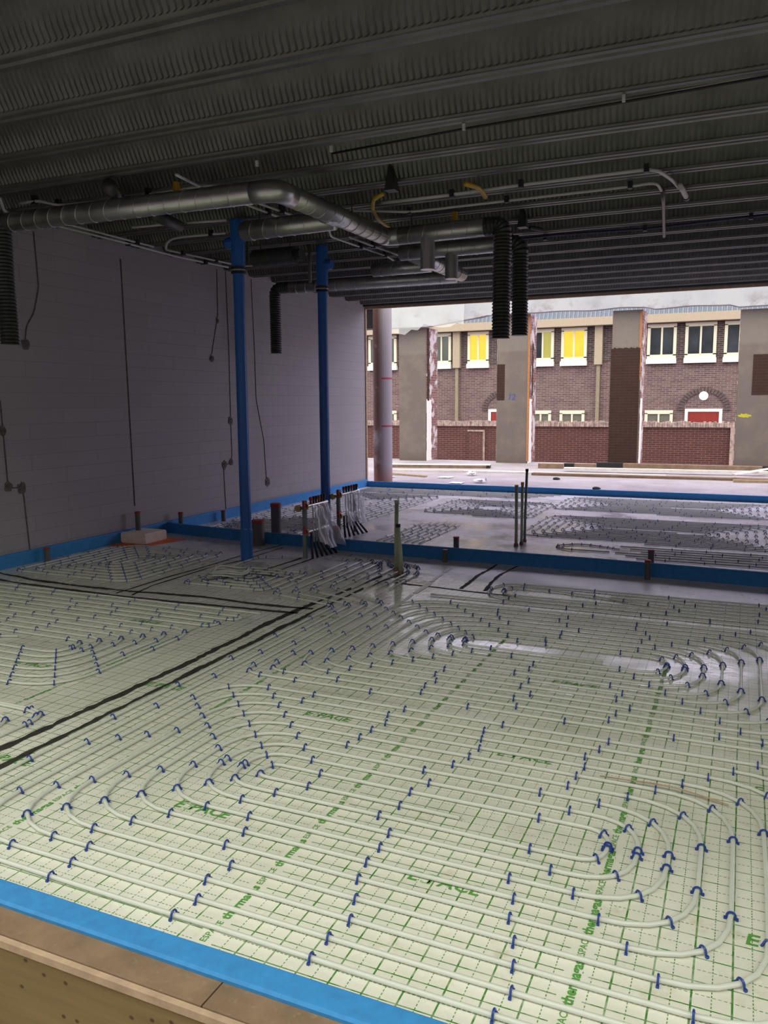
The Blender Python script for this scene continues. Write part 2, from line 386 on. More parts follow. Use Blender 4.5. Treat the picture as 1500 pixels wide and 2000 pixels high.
# steel angle closing the deck above the far opening, and the tan battens round that opening
struct(link('trim_2', box(B(), (XL, Y1-.06, ZC-.03), (XR, Y1+.02, ZT+.01)), M['darkmetal']))
struct(link('trim_3', box(B(), (XL-.02, Y1+.002, ZC-.075), (XR, Y1+.05, ZC-.032)), M['tan']))
struct(link('trim_4', box(B(), (XL-.06, Y1+.002, 0), (XL+.02, Y1+.05, ZC-.075)), M['tan']))
struct(link('trim_5', box(B(), (XL-.22, 1.44, ZC-.02), (XR+.22, 1.499, ZT+.30)), M['slab']))
# dark dirty gaps between the insulation boards
def seams(n, lines):
    bm = B()
    for pts, w, j in lines: ribbon(bm, pts, w, .0022, j)
    struct(link('trim_%d' % n, bm, M['seam']))
seams(6, [([(-3.03, 1.75), (-3.02, 2.5), (-3.0, 3.7), (-3.03, 5.0), (-3.0, 5.42)], .046, .024), ([(-2.88, 1.75), (-2.87, 2.6), (-2.87, 3.5), (-2.88, 4.6), (-2.88, 5.33)], .032, .018)])
seams(7, [([(-6.38, 5.28), (-5.75, 5.17), (-5.15, 5.14), (-4.57, 5.16), (-3.95, 5.23), (-3.4, 5.19), (-2.93, 5.23)], .046, .020), ([(-6.38, 5.09), (-5.9, 5.04), (-5.3, 5.0), (-4.1, 5.0), (-3.5, 5.04), (-2.97, 5.08)], .042, .016)])
seams(8, [([(-4.69, 5.05), (-4.70, 5.74), (-4.67, 6.3), (-4.66, 6.9), (-4.60, 7.55)], .024, .008), ([(-4.52, 5.05), (-4.60, 5.4), (-4.60, 6.2), (-4.52, 6.6), (-4.5, 7.4)], .022, .008),
          ([(-4.3, 5.75), (-4.05, 6.1), (-4.02, 7.0)], .03, .01), ([(-4.1, 5.7), (-3.92, 6.0), (-3.9, 7.0)], .022, .008), ([(-4.35, 6.15), (-4.0, 6.14), (-3.5, 6.10)], .02, .008)])
seams(9, [([(-2.88, 5.33), (-2.86, 6.0), (-2.80, 6.62)], .03, .014), ([(-3.0, 5.42), (-2.96, 5.9), (-2.92, 6.5)], .035, .016), ([(-2.7, 6.3), (-2.2, 6.25), (-1.6, 6.22)], .03, .015), ([(-1.9, 6.3), (-1.95, 6.9), (-1.9, 7.4)], .03, .014), ([(-2.1, 6.3), (-2.12, 6.9), (-2.1, 7.4)], .03, .014)])
# ------------------------------------------------------------------ edge foam strips
def foam_strip(name, pts, w, h, label, cat='edge strip', lean=0.0):
    bm = B(); P = [Vector((p[0], p[1], 0)) for p in pts]; prev = None
    prof = [(-.5, 0), (-.5, .86), (-.36, .97), (0, 1), (.36, .97), (.5, .86), (.5, 0)]
    for i, p in enumerate(P):
        t = (P[min(i+1, len(P)-1)]-P[max(i-1, 0)]).normalized(); s = Vector((-t.y, t.x, 0))
        ring = [bm.verts.new(p + s*(a*w+lean*c*h) + Vector((0, 0, c*h))) for a, c in prof]
        if prev:
            for a in range(len(prof)): bm.faces.new((prev[a], prev[(a+1) % len(prof)], ring[(a+1) % len(prof)], ring[a]))
        else: bm.faces.new(ring)
        prev = ring
    bm.faces.new(prev[::-1])
    o = link(name, bm, M['foam']); return tag(o, label, cat)
def wavy(p, q, n, amp, seed):
    p, q = Vector(p), Vector(q); d = (q-p).normalized(); s = Vector((-d.y, d.x))
    return [p.lerp(q, i/n) + s*amp*noise.noise(Vector((i*.7, seed, 0))) for i in range(n+1)]
foam_strip('foam_strip', wavy((XL+.03, 1.72), (XL+.03, Y1-.02), 40, .008, 2), .03, .135, 'blue foam edge strip along the foot of the left block wall')
foam_strip('foam_strip', wavy((XL+.06, 13.565), (XR-.01, 13.50), 30, .01, 5), .045, .105, 'blue foam edge strip at the far edge before the bare concrete yard')
midpts = [(-6.36, 7.80), (-6.0, 7.74), (-5.4, 7.66), (-4.6, 7.58), (-3.9, 7.52), (-3.0, 7.47), (-1.8, 7.45), (-1.2, 7.44), (-.4, 7.39), (.3, 7.345), (1.5, 7.31), (6.45, 7.28)]
foam_strip('foam_strip', midpts, .055, .125, 'thick blue foam strip crossing the middle of the floor between the two heated fields')
bm = B(); n = 60; prev = None
for i in range(n+1):
    xx = -6.4 + 12.85*i/n; w1 = .004*noise.noise(Vector((xx*1.7, 0, 0))); w2 = .004*noise.noise(Vector((xx*2.1, 4, 0)))
    ring = [bm.verts.new(p) for p in ((xx, 1.692+w1, 0.0), (xx, 1.690+w1, .046), (xx, 1.684+w1, .050), (xx, 1.612+w2, .047), (xx, 1.604+w2, .040), (xx, 1.604+w2, .03), (xx, 1.625, .03), (xx, 1.625, 0))]
    if prev:
        for a in range(8): bm.faces.new((prev[a], prev[(a+1) % 8], ring[(a+1) % 8], ring[a]))
    else: bm.faces.new(ring)
    prev = ring
bm.faces.new(prev[::-1])
tag(link('foam_strip', bm, M['foam']), 'wide blue foam edge strip lying beside the plywood edge in front', 'edge strip')
# ------------------------------------------------------------------ front timber formwork
t = thing('timber_edge', 'muddy plywood and timber edge board in front of the blue foam strip', 'formwork', (0, 1.55, 0))
def chl(name, bm, mat, par, **k):
    o = link(name, bm, mat, par, **k); o.matrix_parent_inverse = Matrix.Translation(-par.location); return o
bm = B()
for xa, xb in ((XL, -1.195), (-1.190, 1.3), (1.305, 3.9), (3.905, XR)): box(bm, (xa, 1.512, .008), (xb, 1.622, .0295))
chl('top_board', bm, M['boardtop'], t)
chl('edge_strip', box(B(), (XL, 1.492, .004), (XR, 1.5105, .026)), M['tan'], t)
chl('face_board', box(B(), (XL, 1.497, -.30), (XR, 1.519, .0035)), M['ply'], t)
chl('support_beam', box(B(), (XL, 1.520, -.30), (XR, 1.615, .007)), M['woodbrown'], t)
bm = B(); box(bm, (-40, -30, -.45), (40, 1.49, -.305)); struct(link('ground', bm, M['ground']))
struct(link('wall_sky_block', box(B(), (-22, -7.4, -.304), (22, -7.0, 7.6)), M['brick_dark']))   # unseen facade added behind the camera to block low sky light
for px, py, s in ((12, 1994, .05), (30, 1998, .04), (-8, 1988, .06)):
    p = onz(px, py, -.29)
# ================================================================== YARD, OLD FACADE, STREET
struct(link('yard', box(B(), (-14, Y1+.051, -.30), (9, 20.75, 0.0)), M['concrete']))
struct(link('street', box(B(), (-40, 20.76, -1.2), (40, 60, -1.0)), M['concrete']))
# short return of the side wall behind the round column
struct(link('trim_10', box(B(), (-8.5, 13.66, 0), (-6.66, 13.95, 4.2)), M['block']))
c = onz(732, 942); col = thing('round_column', 'round concrete column with reddish stains at the end of the left wall', 'column', (-6.49, 14.55, 0))
link('shaft', lathe(B(), (0, 0, 0), [(.185, 0.0), (.185, 3.05), (.185, 3.9)], 32), M['column'], col, smooth=False)
bm = B(); box(bm, (-7.6, 14.45, 2.98), (-6.50, 14.75, 3.03)); box(bm, (-7.6, 14.45, 3.40), (-6.50, 14.75, 3.45)); box(bm, (-7.6, 14.58, 3.03), (-6.50, 14.62, 3.40))
o = link('steel_beam', bm, M['darkmetal']); tag(o, 'dark steel beam end above the round stained column', 'beam')
# piers of the demolished facade
def pier(xa, xb, y0, y1, zt, label, dark=None):
    t = thing('brick_pier', label, 'pier', (0, 20.2, 0), 'brick piers of the old facade')
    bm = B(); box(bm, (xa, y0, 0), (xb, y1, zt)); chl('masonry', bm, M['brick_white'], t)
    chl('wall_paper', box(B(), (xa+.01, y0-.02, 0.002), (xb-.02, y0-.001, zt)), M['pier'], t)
    return t
P1 = pier(-8.52, -7.72, 20.2, 21.0, 3.51, 'narrow beige papered brick pier next to the round stained column')
P2 = pier(-5.81, -4.98, 20.2, 20.95, 3.72, 'beige papered brick pier with the blue number twelve on it')
P3 = pier(-2.97, -2.27, 20.2, 21.0, 3.69, 'brick pier beige on top and dark red bare brick below')
P4 = pier(-.17, .95, 20.2, 20.9, 3.58, 'rightmost beige brick pier with a yellow spray mark')
text_mesh('painted_number', '12', .21, M['bluepen'], (-5.42, 20.2-20.2-.022, 1.67), (math.pi/2, 0, 0), P2, shear=.2, offset=.004)
chl('bare_brick', box(B(), (-5.80, 20.172, 1.60), (-5.60, 20.181, 2.50)), M['brick_deepred'], P2)
bm = B(); z0 = 2.79
pts = [(-2.985, 20.162, 0.003), (-2.31, 20.162, 0.003)] + [(-2.31-.675*i/24, 20.162, z0+.05*noise.noise(Vector((i*.6, 2, 0)))+.02) for i in range(25)]
prism(bm, pts, (0, .016, 0))
chl('bare_brick', bm, M['brick_deepred'], P3)
chl('bare_brick', box(B(), (.14, 20.17, 1.68), (.80, 20.181, 2.58)), M['brick_deepred'], P4)
bm = B(); vv = []
for i in range(18):
    a = 2*math.pi*i/18; rr = .8+.35*noise.noise(Vector((i*.9, 7, 1)))
    vv.append((.02+.17*rr*math.cos(a), 20.177, 1.21+.055*rr*math.sin(a)))
prism(bm, vv, (0, .002, 0)); chl('spray_mark', bm, M['yellowspray'], P4)
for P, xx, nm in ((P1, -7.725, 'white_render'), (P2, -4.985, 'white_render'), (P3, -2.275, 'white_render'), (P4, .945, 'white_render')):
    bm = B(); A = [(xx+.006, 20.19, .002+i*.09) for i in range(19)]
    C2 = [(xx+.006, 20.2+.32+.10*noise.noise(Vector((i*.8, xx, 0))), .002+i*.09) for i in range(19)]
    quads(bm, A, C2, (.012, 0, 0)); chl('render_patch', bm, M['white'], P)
for P, xx, za, zb in ((P2, -5.0, .05, 3.70), (P3, -2.33, 2.05, 3.66)):
    chl('wood_strip', box(B(), (xx-.01, 20.168, za), (xx+.045, 20.199, zb)), M['orangewood'], P)
for P, xx, za, zb in ((P1, -7.76, 1.6, 3.5), (P2, -4.965, 1.7, 3.0)):
    bm = B(); A = [(xx+.053, 20.21, za+(zb-za)*i/23) for i in range(24)]
    C2 = [(xx+.053, 20.33+.12*noise.noise(Vector((i*.5, xx, 3))), za+(zb-za)*i/23) for i in range(24)]
    quads(bm, A, C2, (.010, 0, 0)); chl('broken_brick', bm, M['brick_deepred'], P)
# white stained lintel beam resting on the piers
bm = B(); prof = []
nseg = 80; prev = None
for i in range(nseg+1):
    xx = -10.2 + 16.0*i/nseg; zb = 3.62 + .035*noise.noise(Vector((xx*1.3, 3, 0)))+.02*noise.noise(Vector((xx*5, 1, 0)))
    if xx < -7.6: zb = 3.50
    elif xx < -6.0: zb = 3.50+.20*(xx+7.6)/1.6
    elif xx < -2.0: zb += .10
    elif xx < -.2: zb += .06
    dep = 0.0
    ring = [bm.verts.new(p) for p in ((xx, 19.90, zb), (xx, 20.00, 4.5), (xx, 20.14, 4.7), (xx, 20.16, zb))]
    if prev:
        for a in range(4): bm.faces.new((prev[a], prev[(a+1) % 4], ring[(a+1) % 4], ring[a]))
    else: bm.faces.new(ring)
    prev = ring
bm.faces.new(prev[::-1])
tag(link('lintel_beam', bm, M['beam']), 'long white stained beam across the tops of the old brick piers', 'beam')
# torn translucent sheet hanging at the left end of that beam
bm = B(); g = []
for i in range(15):
    row = []
    for k in range(9):
        xx = -9.1+2.5*i/14; zz = 4.5-k*(.120+.03*noise.noise(Vector((i*1.3, 7, 2))))-(.24*(1-i/14))*k/8+.06*noise.noise(Vector((i*.8, k*.8, 4)))
        row.append(bm.verts.new((xx, 19.885+.105*(min(zz, 4.6)-3.6)-.03*abs(noise.noise(Vector((i*.5, k*.4, 1)))), zz)))
    g.append(row)
for i in range(14):
    for k in range(8): bm.faces.new((g[i][k], g[i+1][k], g[i+1][k+1], g[i][k+1]))
tag(link('plastic_sheet', bm, M['sheet'], smooth=True), 'translucent torn plastic sheet hanging at the left end of the white beam', 'plastic sheet')
# low yard wall
t = thing('yard_wall', 'low red brick wall with a pale rough coping behind the piers', 'wall', (0, 26, 0))
chl('masonry', box(B(), (-16, 26, -1.0), (8, 26.22, .76)), M['brick_red'], t)
bm = B()
for i in range(330): 
    xx = -16+24*i/330; zz = .92+.03*rnd.uniform(-1, 1); yy = 25.93+.03*rnd.uniform(-1, 1)
    box(bm, (xx+.003, yy, .761), (xx+.070, 26.27, zz))
chl('coping', bm, M['soldier'], t)
bm = box(B(), (-8.42, 25.93, -1.0), (-7.92, 25.999, .58)); chl('buttress', bm, M['brick_red'], t)
bm = box(B(), (-8.45, 25.91, .581), (-7.86, 25.99, .63)); box(bm, (-7.919, 25.94, -1.0), (-7.86, 25.998, .58)); chl('edge_stone', bm, M['soldier'], t)
chl('edge_stone', box(B(), (-.33, 25.9, -1.0), (-.20, 25.999, .757)), M['soldier'], t)
# house across
H = thing('brick_house', 'brown brick house with cream gutter and white windows beyond the yard', 'house', (0, 30, 0))
YF = 30.0
def cw(name, bm, mat, par=H, **k): return chl(name, bm, mat, par, **k)
cw('facade', box(B(), (-24, YF, -1.0), (14, YF+.3, 4.6)), M['brick_tan'])
cw('brick_band', box(B(), (-24, YF-.025, 2.98), (14, YF-.001, 4.20)), M['brick_dark'])
g_ = box(B(), (-24, YF-.50, 4.22), (14, YF-.20, 4.50)); box(g_, (-24, YF-.199, 4.26), (14, YF-.026, 4.34)); cw('gutter', g_, M['cream'])
bm = B(); prev = None
for i in range(38*26):
    xx = -24+38*i/(38*26); off = .06 if (i//2) % 2 else 0
    a = bm.verts.new((xx, YF-.25-off, 4.505)); c2 = bm.verts.new((xx, YF+1.0-off, 7.2-.0))
    if prev: bm.faces.new((prev[0], a, c2, prev[1]))
    prev = (a, c2)
cw('corrugated_roof', bm, M['corr'])
def window(xa, xb, za, zb, kind, sill=True):
    """one window: frame (child of the house) with sill and two panes below it"""
    ya, yb = YF-.11, YF-.027; f = .10
    bm = B(); zs = za+.17 if sill else za
    box(bm, (xa, ya, zb-.13), (xb, yb, zb)); box(bm, (xa, ya, zs), (xb, yb, zs+.14 if sill else zs+.05))
    box(bm, (xa, ya, zs+.1), (xa+f, yb, zb-.1)); box(bm, (xb-f, ya, zs+.1), (xb, yb, zb-.1)); xm = (xa+xb)/2
    box(bm, (xm-.03, ya+.01, zs+.1), (xm+.03, yb, zb-.1))
    fr = cw('window', bm, M['frame'])
    for (pa, pb), m in zip(((xa+f, xm-.03), (xm+.03, xb-f)), kind):
        o = link('pane', box(B(), (pa, ya+.05, zs+.12 if sill else zs+.04), (pb, ya+.062, zb-.12)), M[m], fr)
    if sill: o = link('sill', box(B(), (xa-.02, ya-.07, za), (xb+.02, yb, zs-.005)), M['white'], fr)
    return fr
D = ('glass', 'glass')
for xa, xb, kind in ((-13.95, -12.73, D), (-11.23, -10.44, D), (-9.77, -8.94, ('litglass', 'litglass')), (-7.30, -6.47, ('glass', 'halflit')), (-6.20, -5.28, ('litglass', 'litglass')),
                     (-3.20, -2.24, D), (-1.96, -.96, D), (-.72, .25, D), (1.2, 2.2, D), (-15.6, -14.6, D)):
    window(xa, xb, 2.84, 4.20, kind)
G = ('greyglass', 'greyglass')
for xa, xb in ((-13.75, -12.74), (-7.30, -6.52), (-6.20, -5.30), (-3.20, -2.26), (1.2, 2.2)): window(xa, xb, .30, 1.23, G, False)
def arch(xc, half, zs, door=True):
    bm = B(); n = 22; R0, R1 = half*1.12, half*1.42
    for i in range(n):
        a0 = math.pi*i/n+.012; a1 = math.pi*(i+1)/n-.012
        q = []
        for yy in (YF-.05, YF-.001):
            for r, a in ((R0, a0), (R1, a0), (R1, a1), (R0, a1)): q.append(bm.verts.new((xc+r*math.cos(a), yy, zs+r*.92*math.sin(a))))
        for f in ((0,1,2,3),(7,6,5,4),(0,4,5,1),(1,5,6,2),(2,6,7,3),(3,7,4,0)): bm.faces.new([q[j] for j in f])
    cw('arch', bm, M['arch'])
    bm = B(); vv = [(xc+R0*math.cos(math.pi*i/24), YF-.006, zs+R0*.92*math.sin(math.pi*i/24)) for i in range(25)]
    prism(bm, vv, (0, .005, 0)); cw('arch_infill', bm, M['brick_tan'])
    bm = box(B(), (xc-half, YF-.08, 1.18), (xc+half, YF-.006, 1.28)); box(bm, (xc-half, YF-.08, -.98), (xc-half+.10, YF-.006, 1.18)); box(bm, (xc+half-.10, YF-.08, -.98), (xc+half, YF-.006, 1.18))
    fr = cw('door_frame', bm, M['white'])
    link('door_leaf', box(B(), (xc-half+.10, YF-.05, -.98), (xc+half-.10, YF-.02, 1.18)), M['reddoor'], fr)
arch(-1.27, .60, 1.22); arch(-8.33, .60, 1.22)
lt = cw('wall_lamp', box(B(), (-1.33, YF-.10, 1.66), (-1.23, YF-.004, 1.76)), M['white'])
bm = B(); bmesh.ops.create_uvsphere(bm, u_segments=18, v_segments=10, radius=.15); bmesh.ops.translate(bm, vec=(-1.28, YF-.22, 1.72), verts=bm.verts)
link('globe', bm, M['globe'], lt, smooth=True)
for xa, xb, xp in ((-10.33, -10.05, -10.19), (-4.99, -4.72, -4.85)):
    d = cw('downpipe_box', box(B(), (xa, YF-.22, 2.86), (xb, YF-.03, 4.24)), M['cream'])
    link('downpipe', box(B(), (xp-.06, YF-.14, -1.0), (xp+.06, YF-.03, 2.855)), M['pipebeige'], d)
# ================================================================== HEATING PIPES
ZP = .0105; RP = .008
def spiral(l, bt, tp, r, n, p=.1, rb=(.16, .16, .16, .16), grow=.0, tail=None, head=None):
    """rectangular snail coil.  returns list of (x,y,radius,turn)"""
    pts = []
    if head: pts += head
    else: pts.append((min(l+.9, r-.25), bt, .1, 0))
    for k in range(n):
        d = p*k; g = grow*k
        pts.append((l-d, bt-d, rb[0]+g, k)); pts.append((l-d, tp+d, rb[1]+g, k))
        pts.append((r+d, tp+d, rb[2]+g, k))
        pts.append((r+d, bt-d-p, rb[3]+g, k))
    if tail: pts += tail
    else: pts.append(((l+r)/2, bt-n*p, .1, n))
    return pts
clip_list = []        # (x, y, angle, field, turn, side)
def lay(path, field, label, seg=8, jit=.004, cols=None, nof=6, step=.5, clips=True, zoff=0.0):
    P = [Vector((a[0], a[1], ZP+zoff)) for a in path]; R = [a[2] for a in path]
    fp = fillet(P, R, nof)
    # small sideways wander on long straights
    d2 = [fp[0]]
    for a, c in zip(fp, fp[1:]):
        L = (c-a).length; k = max(1, int(L/.28))
        for i in range(1, k+1):
            q = a.lerp(c, i/k)
            if i < k: t = (c-a).normalized(); q = q + Vector((-t.y, t.x, 0))*jit*noise.noise(q*1.9)*1.5
            d2.append(q)
    o = link('heating_pipe', tube(B(), d2, RP, seg), M['pipe'], smooth=True)
    if label: tag(o, label, 'pipe')
    if not clips: return o
    # clips: regular columns on straights, denser on bends
    turns = [a[3] for a in path]
    for i in range(len(P)-1):
        a, c = P[i], P[i+1]; d = c-a; L = d.length
        if L < .02: continue
        t = d/L; ra = min(R[i], L*.48) if i > 0 else 0; rc = min(R[i+1], L*.48) if i+1 < len(P)-1 else 0
        ang = math.atan2(t.y, t.x); s0, s1 = ra*.95, L-rc*.95
        horiz = abs(t.x) > abs(t.y)
        u0 = a.x if horiz else a.y; sg = (t.x if horiz else t.y)
        pos = []; shift = rnd.uniform(-.10, .10) if field != 'nearest coil' else rnd.uniform(-.03, .03)
        if i > 0 and L > .12: pos.append(s0)
        if i+1 < len(P)-1 and L > .12: pos.append(s1)
        base0 = (cols if cols is not None else -2.15) if horiz else 1.9
        for k in range(-30, 60):
            uu = base0+shift+step*k+.02*turns[i]+(0.0 if horiz else -.1*turns[i])
            s = (uu-u0)/sg if abs(sg) > .3 else -1
            s += rnd.uniform(-.03, .03)
            if s0+.16 < s < s1-.16: pos.append(s)
        side = ('front' if t.x > 0 else 'rear') if horiz else ('left' if t.y > 0 else 'right')
        side = None
        for s in pos:
            q = a+t*s; side = 'run along X' if horiz else 'run along Y'
            clip_list.append((q.x, q.y, ang, field, turns[i], 'X' if horiz else 'Y'))
        # bend clip at the middle of each corner
        if i+1 < len(P)-1:
            n2 = (P[i+2]-P[i+1]); 
            if n2.length > .05 and R[i+1] > .05:
                n2.normalize(); r = min(R[i+1], L*.48, (P[i+2]-P[i+1]).length*.48)
                q = P[i+1]*.5+(P[i+1]-t*r)*.25+(P[i+1]+n2*r)*.25; tt = (t+n2)
                if tt.length > .1: clip_list.append((q.x, q.y, math.atan2(tt.y, tt.x), field, turns[i+1], 'B'))
    return o
FIELDS = {}
# A: nearest coil, B: second coil, feeds, oval, then the left and far fields
A_ = spiral(-1.80, 2.70, 2.82, -.36, 9, rb=(.27, .26, .28, .26), grow=.006, tail=[(-2.70, 1.81, .12, 9), (-2.70, 5.43, .07, 9), (-3.36, 5.62, .12, 9), (-3.36, 7.05, .1, 9), (-3.75, 7.12, .1, 9)])
lay(A_, 'nearest coil', 'white heating pipe snaking through the nearest coil by the front edge', seg=10)
B_ = spiral(-1.60, 4.78, 5.00, -.34, 9, rb=(.22, .34, .30, .26), grow=.008, tail=[(-2.50, 3.88, .14, 9), (-2.50, 5.60, .08, 9), (-3.16, 5.90, .16, 9), (-3.16, 7.0, .1, 9), (-3.72, 7.2, .1, 9)])
lay(B_, 'second coil', 'white heating pipe of the second coil behind the nearest one', seg=8)
F1 = [(-3.6, 2.05, .1, 0), (-2.80, 2.05, .14, 0), (-2.80, 5.34, .07, 0), (-3.48, 5.52, .12, 0), (-3.48, 7.0, .1, 0), (-3.8, 7.05, .1, 0)]
lay(F1, 'feed', 'white feed pipe running just right of the long dark floor gap', seg=8)
F2 = [(-3.76, 7.3, .1, 0), (-3.26, 7.1, .1, 0), (-3.26, 5.74, .14, 0), (-2.60, 5.52, .07, 0), (-2.60, 3.78, .14, 0), (.62, 3.78, .2, 0), (.66, 5.98, .2, 0), (-2.25, 5.98, .1, 0)]
lay(F2, 'outer pipe round the second coil', 'white pipe looping outermost round the second coil', seg=8)
OV = [(6.2, 6.10, .1, 0), (-1.86, 6.10, .24, 0), (-1.86, 6.60, .24, 0), (6.3, 6.60, .1, 0)]
lay(OV, 'oval', 'white pipe of the long oval loop, outer one, before the middle blue strip', step=.6)
OV2 = [(6.1, 6.20, .1, 0), (-1.74, 6.20, .14, 0), (-1.74, 6.49, .14, 0), (-1.2, 6.46, .2, 0), (-.6, 6.30, .2, 0), (6.1, 6.30, .1, 0)]
lay(OV2, 'oval', 'white pipe of the long oval loop, inner one, before the middle blue strip', step=.6)
for i, (yy, xr) in enumerate(((6.4, 6.2), (6.5, 6.2))):
    lay([(-.9, yy, .1, 0), (xr, yy, .1, 0)], 'oval', ['white straight pipe inside the long oval loop, nearer one', 'white straight pipe inside the long oval loop, farther one'][i], step=.6)
# third coil right of B/A outside the frame continues the rows (straight rows seen at the right edge)
R_ = [(6.3, 5.70, .1, 0), (1.1, 5.70, .2, 0), (1.1, 3.9, .2, 0), (6.3, 3.9, .1, 0)]
lay(R_, 'right rows', 'white pipe bending round at the right edge beside the second coil', step=.6)
R2 = [(6.3, 3.3, .1, 0), (.72, 3.3, .2, 0), (.72, 1.95, .2, 0), (6.3, 1.95, .1, 0)]
lay(R2, 'right rows', 'white pipe bending round at the right edge beside the nearest coil', step=.6)
# left field D
D_ = spiral(-5.35, 3.72, 3.88, -3.87, 6, rb=(.2, .2, .17, .30), grow=.01, head=[(-4.4, 3.80, .05, 0), (-4.6, 3.72, .1, 0)], tail=[(-5.95, 3.12, .15, 6), (-5.95, 4.50, .15, 6), (-3.35, 4.50, .06, 6), (-3.32, 4.60, .06, 6), (-6.05, 4.60, .06, 6), (-6.07, 4.70, .06, 6), (-3.28, 4.70, .06, 6), (-3.26, 4.80, .05, 6), (-6.1, 4.82, .06, 6), (-6.1, 4.91, .05, 6), (-3.2, 4.93, .05, 6)])
lay(D_, 'left coil', 'white heating pipe of the coil left of the long dark floor gap', cols=-2.35, step=.42)
E_ = spiral(-4.5, 2.35, 2.45, -3.53, 5, rb=(.15, .15, .15, .2), tail=[(-5.0, 1.85, .1, 5), (-5.2, 2.87, .15, 5), (-3.13, 2.87, .14, 5), (-3.13, 2.2, .1, 5)])
lay(E_, 'front left coil', 'white heating pipe of the coil at the left front corner', cols=-2.3)
W_ = spiral(-5.62, 5.98, 6.40, -5.36, 6, rb=(.18, .18, .22, .18), tail=[(-6.22, 5.38, .12, 6), (-6.22, 6.75, .12, 6), (-5.9, 6.90, .1, 6)], head=[(-5.50, 6.25, .05, 0), (-5.52, 5.98, .05, 0)])
lay(W_, 'wall coil', 'white heating pipe of the coil by the left wall and orange sheet', step=.27)
V_ = spiral(-4.02, 5.95, 6.05, -3.86, 4, rb=(.1, .1, .1, .1), p=.095, head=[(-3.95, 6.02, .04, 0), (-3.97, 5.95, .04, 0)], tail=[(-4.40, 5.56, .08, 4), (-4.44, 6.8, .1, 4), (-4.0, 6.98, .08, 4)])
lay(V_, 'manifold coil', 'white heating pipe coiled in front of the nearer manifold', step=.24)
bm = B()
for i, rr in enumerate((.14, .12, .155, .13)):
    tube(bm, [(-4.22+.02*i+rr*1.25*math.cos(a*.35), 5.95+rr*math.sin(a*.35), .03+.014*i+.012*math.sin(a)) for a in range(18)], RP, 7, closed=True)
tag(link('pipe_coil', bm, M['pipe'], smooth=True), 'loose loop of leftover white pipe lying on the floor before the blue pole', 'pipe')
# rows in front of the manifold that hook over near the risers
for i in range(5):
    x0 = -3.62+.11*i
    yy = 5.98+.08*i
    lay([(-3.04+.10*i, 5.90+.03*i, .1, i), (-3.04+.10*i, 6.75+.10*math.sin(i*1.3), .06, i), (-3.12+.10*i-.02, 6.95, .06, i), (-3.22+.02*i, 7.22, .05, i)], 'riser rows', 'white pipe, %s from the left, running from the manifold past the green risers' % ordn(i), step=.28)
# far zone
FAR = [(-1.55, 9.95, 10.12, -.30, 9, 'far right coil', 'white pipe of the coil behind the three green risers'), (-1.80, 12.30, 12.42, -.25, 8, 'farthest coil', 'white pipe of the farthest coil at the right, before the yard'),
       (-3.55, 11.2, 11.6, -3.15, 7, 'far middle coil', 'white pipe of the far coil in the middle, before the yard'), (-5.5, 9.5, 11.8, -5.2, 8, 'far wall coil', 'white pipe of the far coil along the left wall'),
       (1.6, 9.9, 10.1, 3.3, 6, 'far side coil', 'white pipe of the far coil beyond the right edge')]
for l, bt, tp, r, n, f, lab in FAR: lay(spiral(l, bt, tp, r, n, rb=(.16, .2, .2, .16), grow=.01), f, lab, seg=6, step=.34, nof=4)
for i in range(7):
    x0 = -3.72+.085*i
    lay([(x0, 8.15+.0*i, .1, 0), (x0-.01, 9.85-.08*abs(i-3), .1, 0)], 'far bright rows', 'shiny straight pipe, %s from the left, behind the middle strip' % ordn(i), seg=6, step=.3)
lay([(-1.2, 8.42, .1, 0), (-1.7, 8.42, .12, 0), (-1.8, 8.62, .1, 0), (-1.55, 8.80, .12, 0), (-1.25, 8.68, .1, 0), (-1.12, 8.60, .1, 0)], 'small far oval', 'white pipe making a small oval just behind the middle strip', seg=6)
lay(spiral(-5.9, 8.3, 8.45, -4.9, 3, rb=(.12, .12, .12, .12)), 'far pole coil', 'white pipe of the coil between the left wall and the rear blue pole', seg=6, step=.3, nof=4)
for i in range(6):
    lay([(-.9-.12*(i % 3), 8.14+.13*i, .1, 0), (5.5, 8.12+.13*i, .1, 0)], 'far front rows', 'white straight pipe, %s row behind the middle blue strip at right' % ordn(i), seg=6, step=.38)
for i in range(6):
    yy = 13.3-.12*i
    lay([(-6.2, yy, .1, 0), (-2.7-.1*i, yy, .1, 0)], 'far edge rows', 'white straight pipe, %s from the far blue strip' % ordn(i), seg=6, step=.45)
# ------------------------------------------------------------------ clips
def clip_mesh():
    bm = B(); pts = [Vector((0, -.0185, -.001)), Vector((0, -.0135, .004))]
    for k in range(9):
        a = math.pi*(1-k/8); pts.append(Vector((0, .0125*math.cos(a), .0118+.0135*math.sin(a))))
    pts += [Vector((0, .0135, .004)), Vector((0, .0185, -.001))]
    tube(bm, pts, .0036, 6)
    for s in (-1, 1): box(bm, (-.0042, s*.0172-.0038, 0), (.0042, s*.0172+.0038, .0075))
    me = bpy.data.meshes.new('pipe_clip'); bmesh.ops.recalc_face_normals(bm, faces=bm.faces); bm.to_mesh(me); bm.free(); me.materials.append(M['clip']); return me
CM = clip_mesh()
vis = []
for c in clip_list:
    if not (XL+.05 < c[0] < XR and 1.72 < c[1] < 13.5): continue
    px, py, d = proj((c[0], c[1], .012))
    inside = 4 < px < 1496 and 4 < py < 1996 and d > .2
    vis.append((0 if inside else 1, d, c, px, py))
vis.sort(key=lambda v: (v[0], v[1]))
front = [v for v in vis if v[0] == 0][:300]
rest = [v for v in vis if v[0] == 0][300:] + [v for v in vis if v[0] == 1 and v[1] < 16]
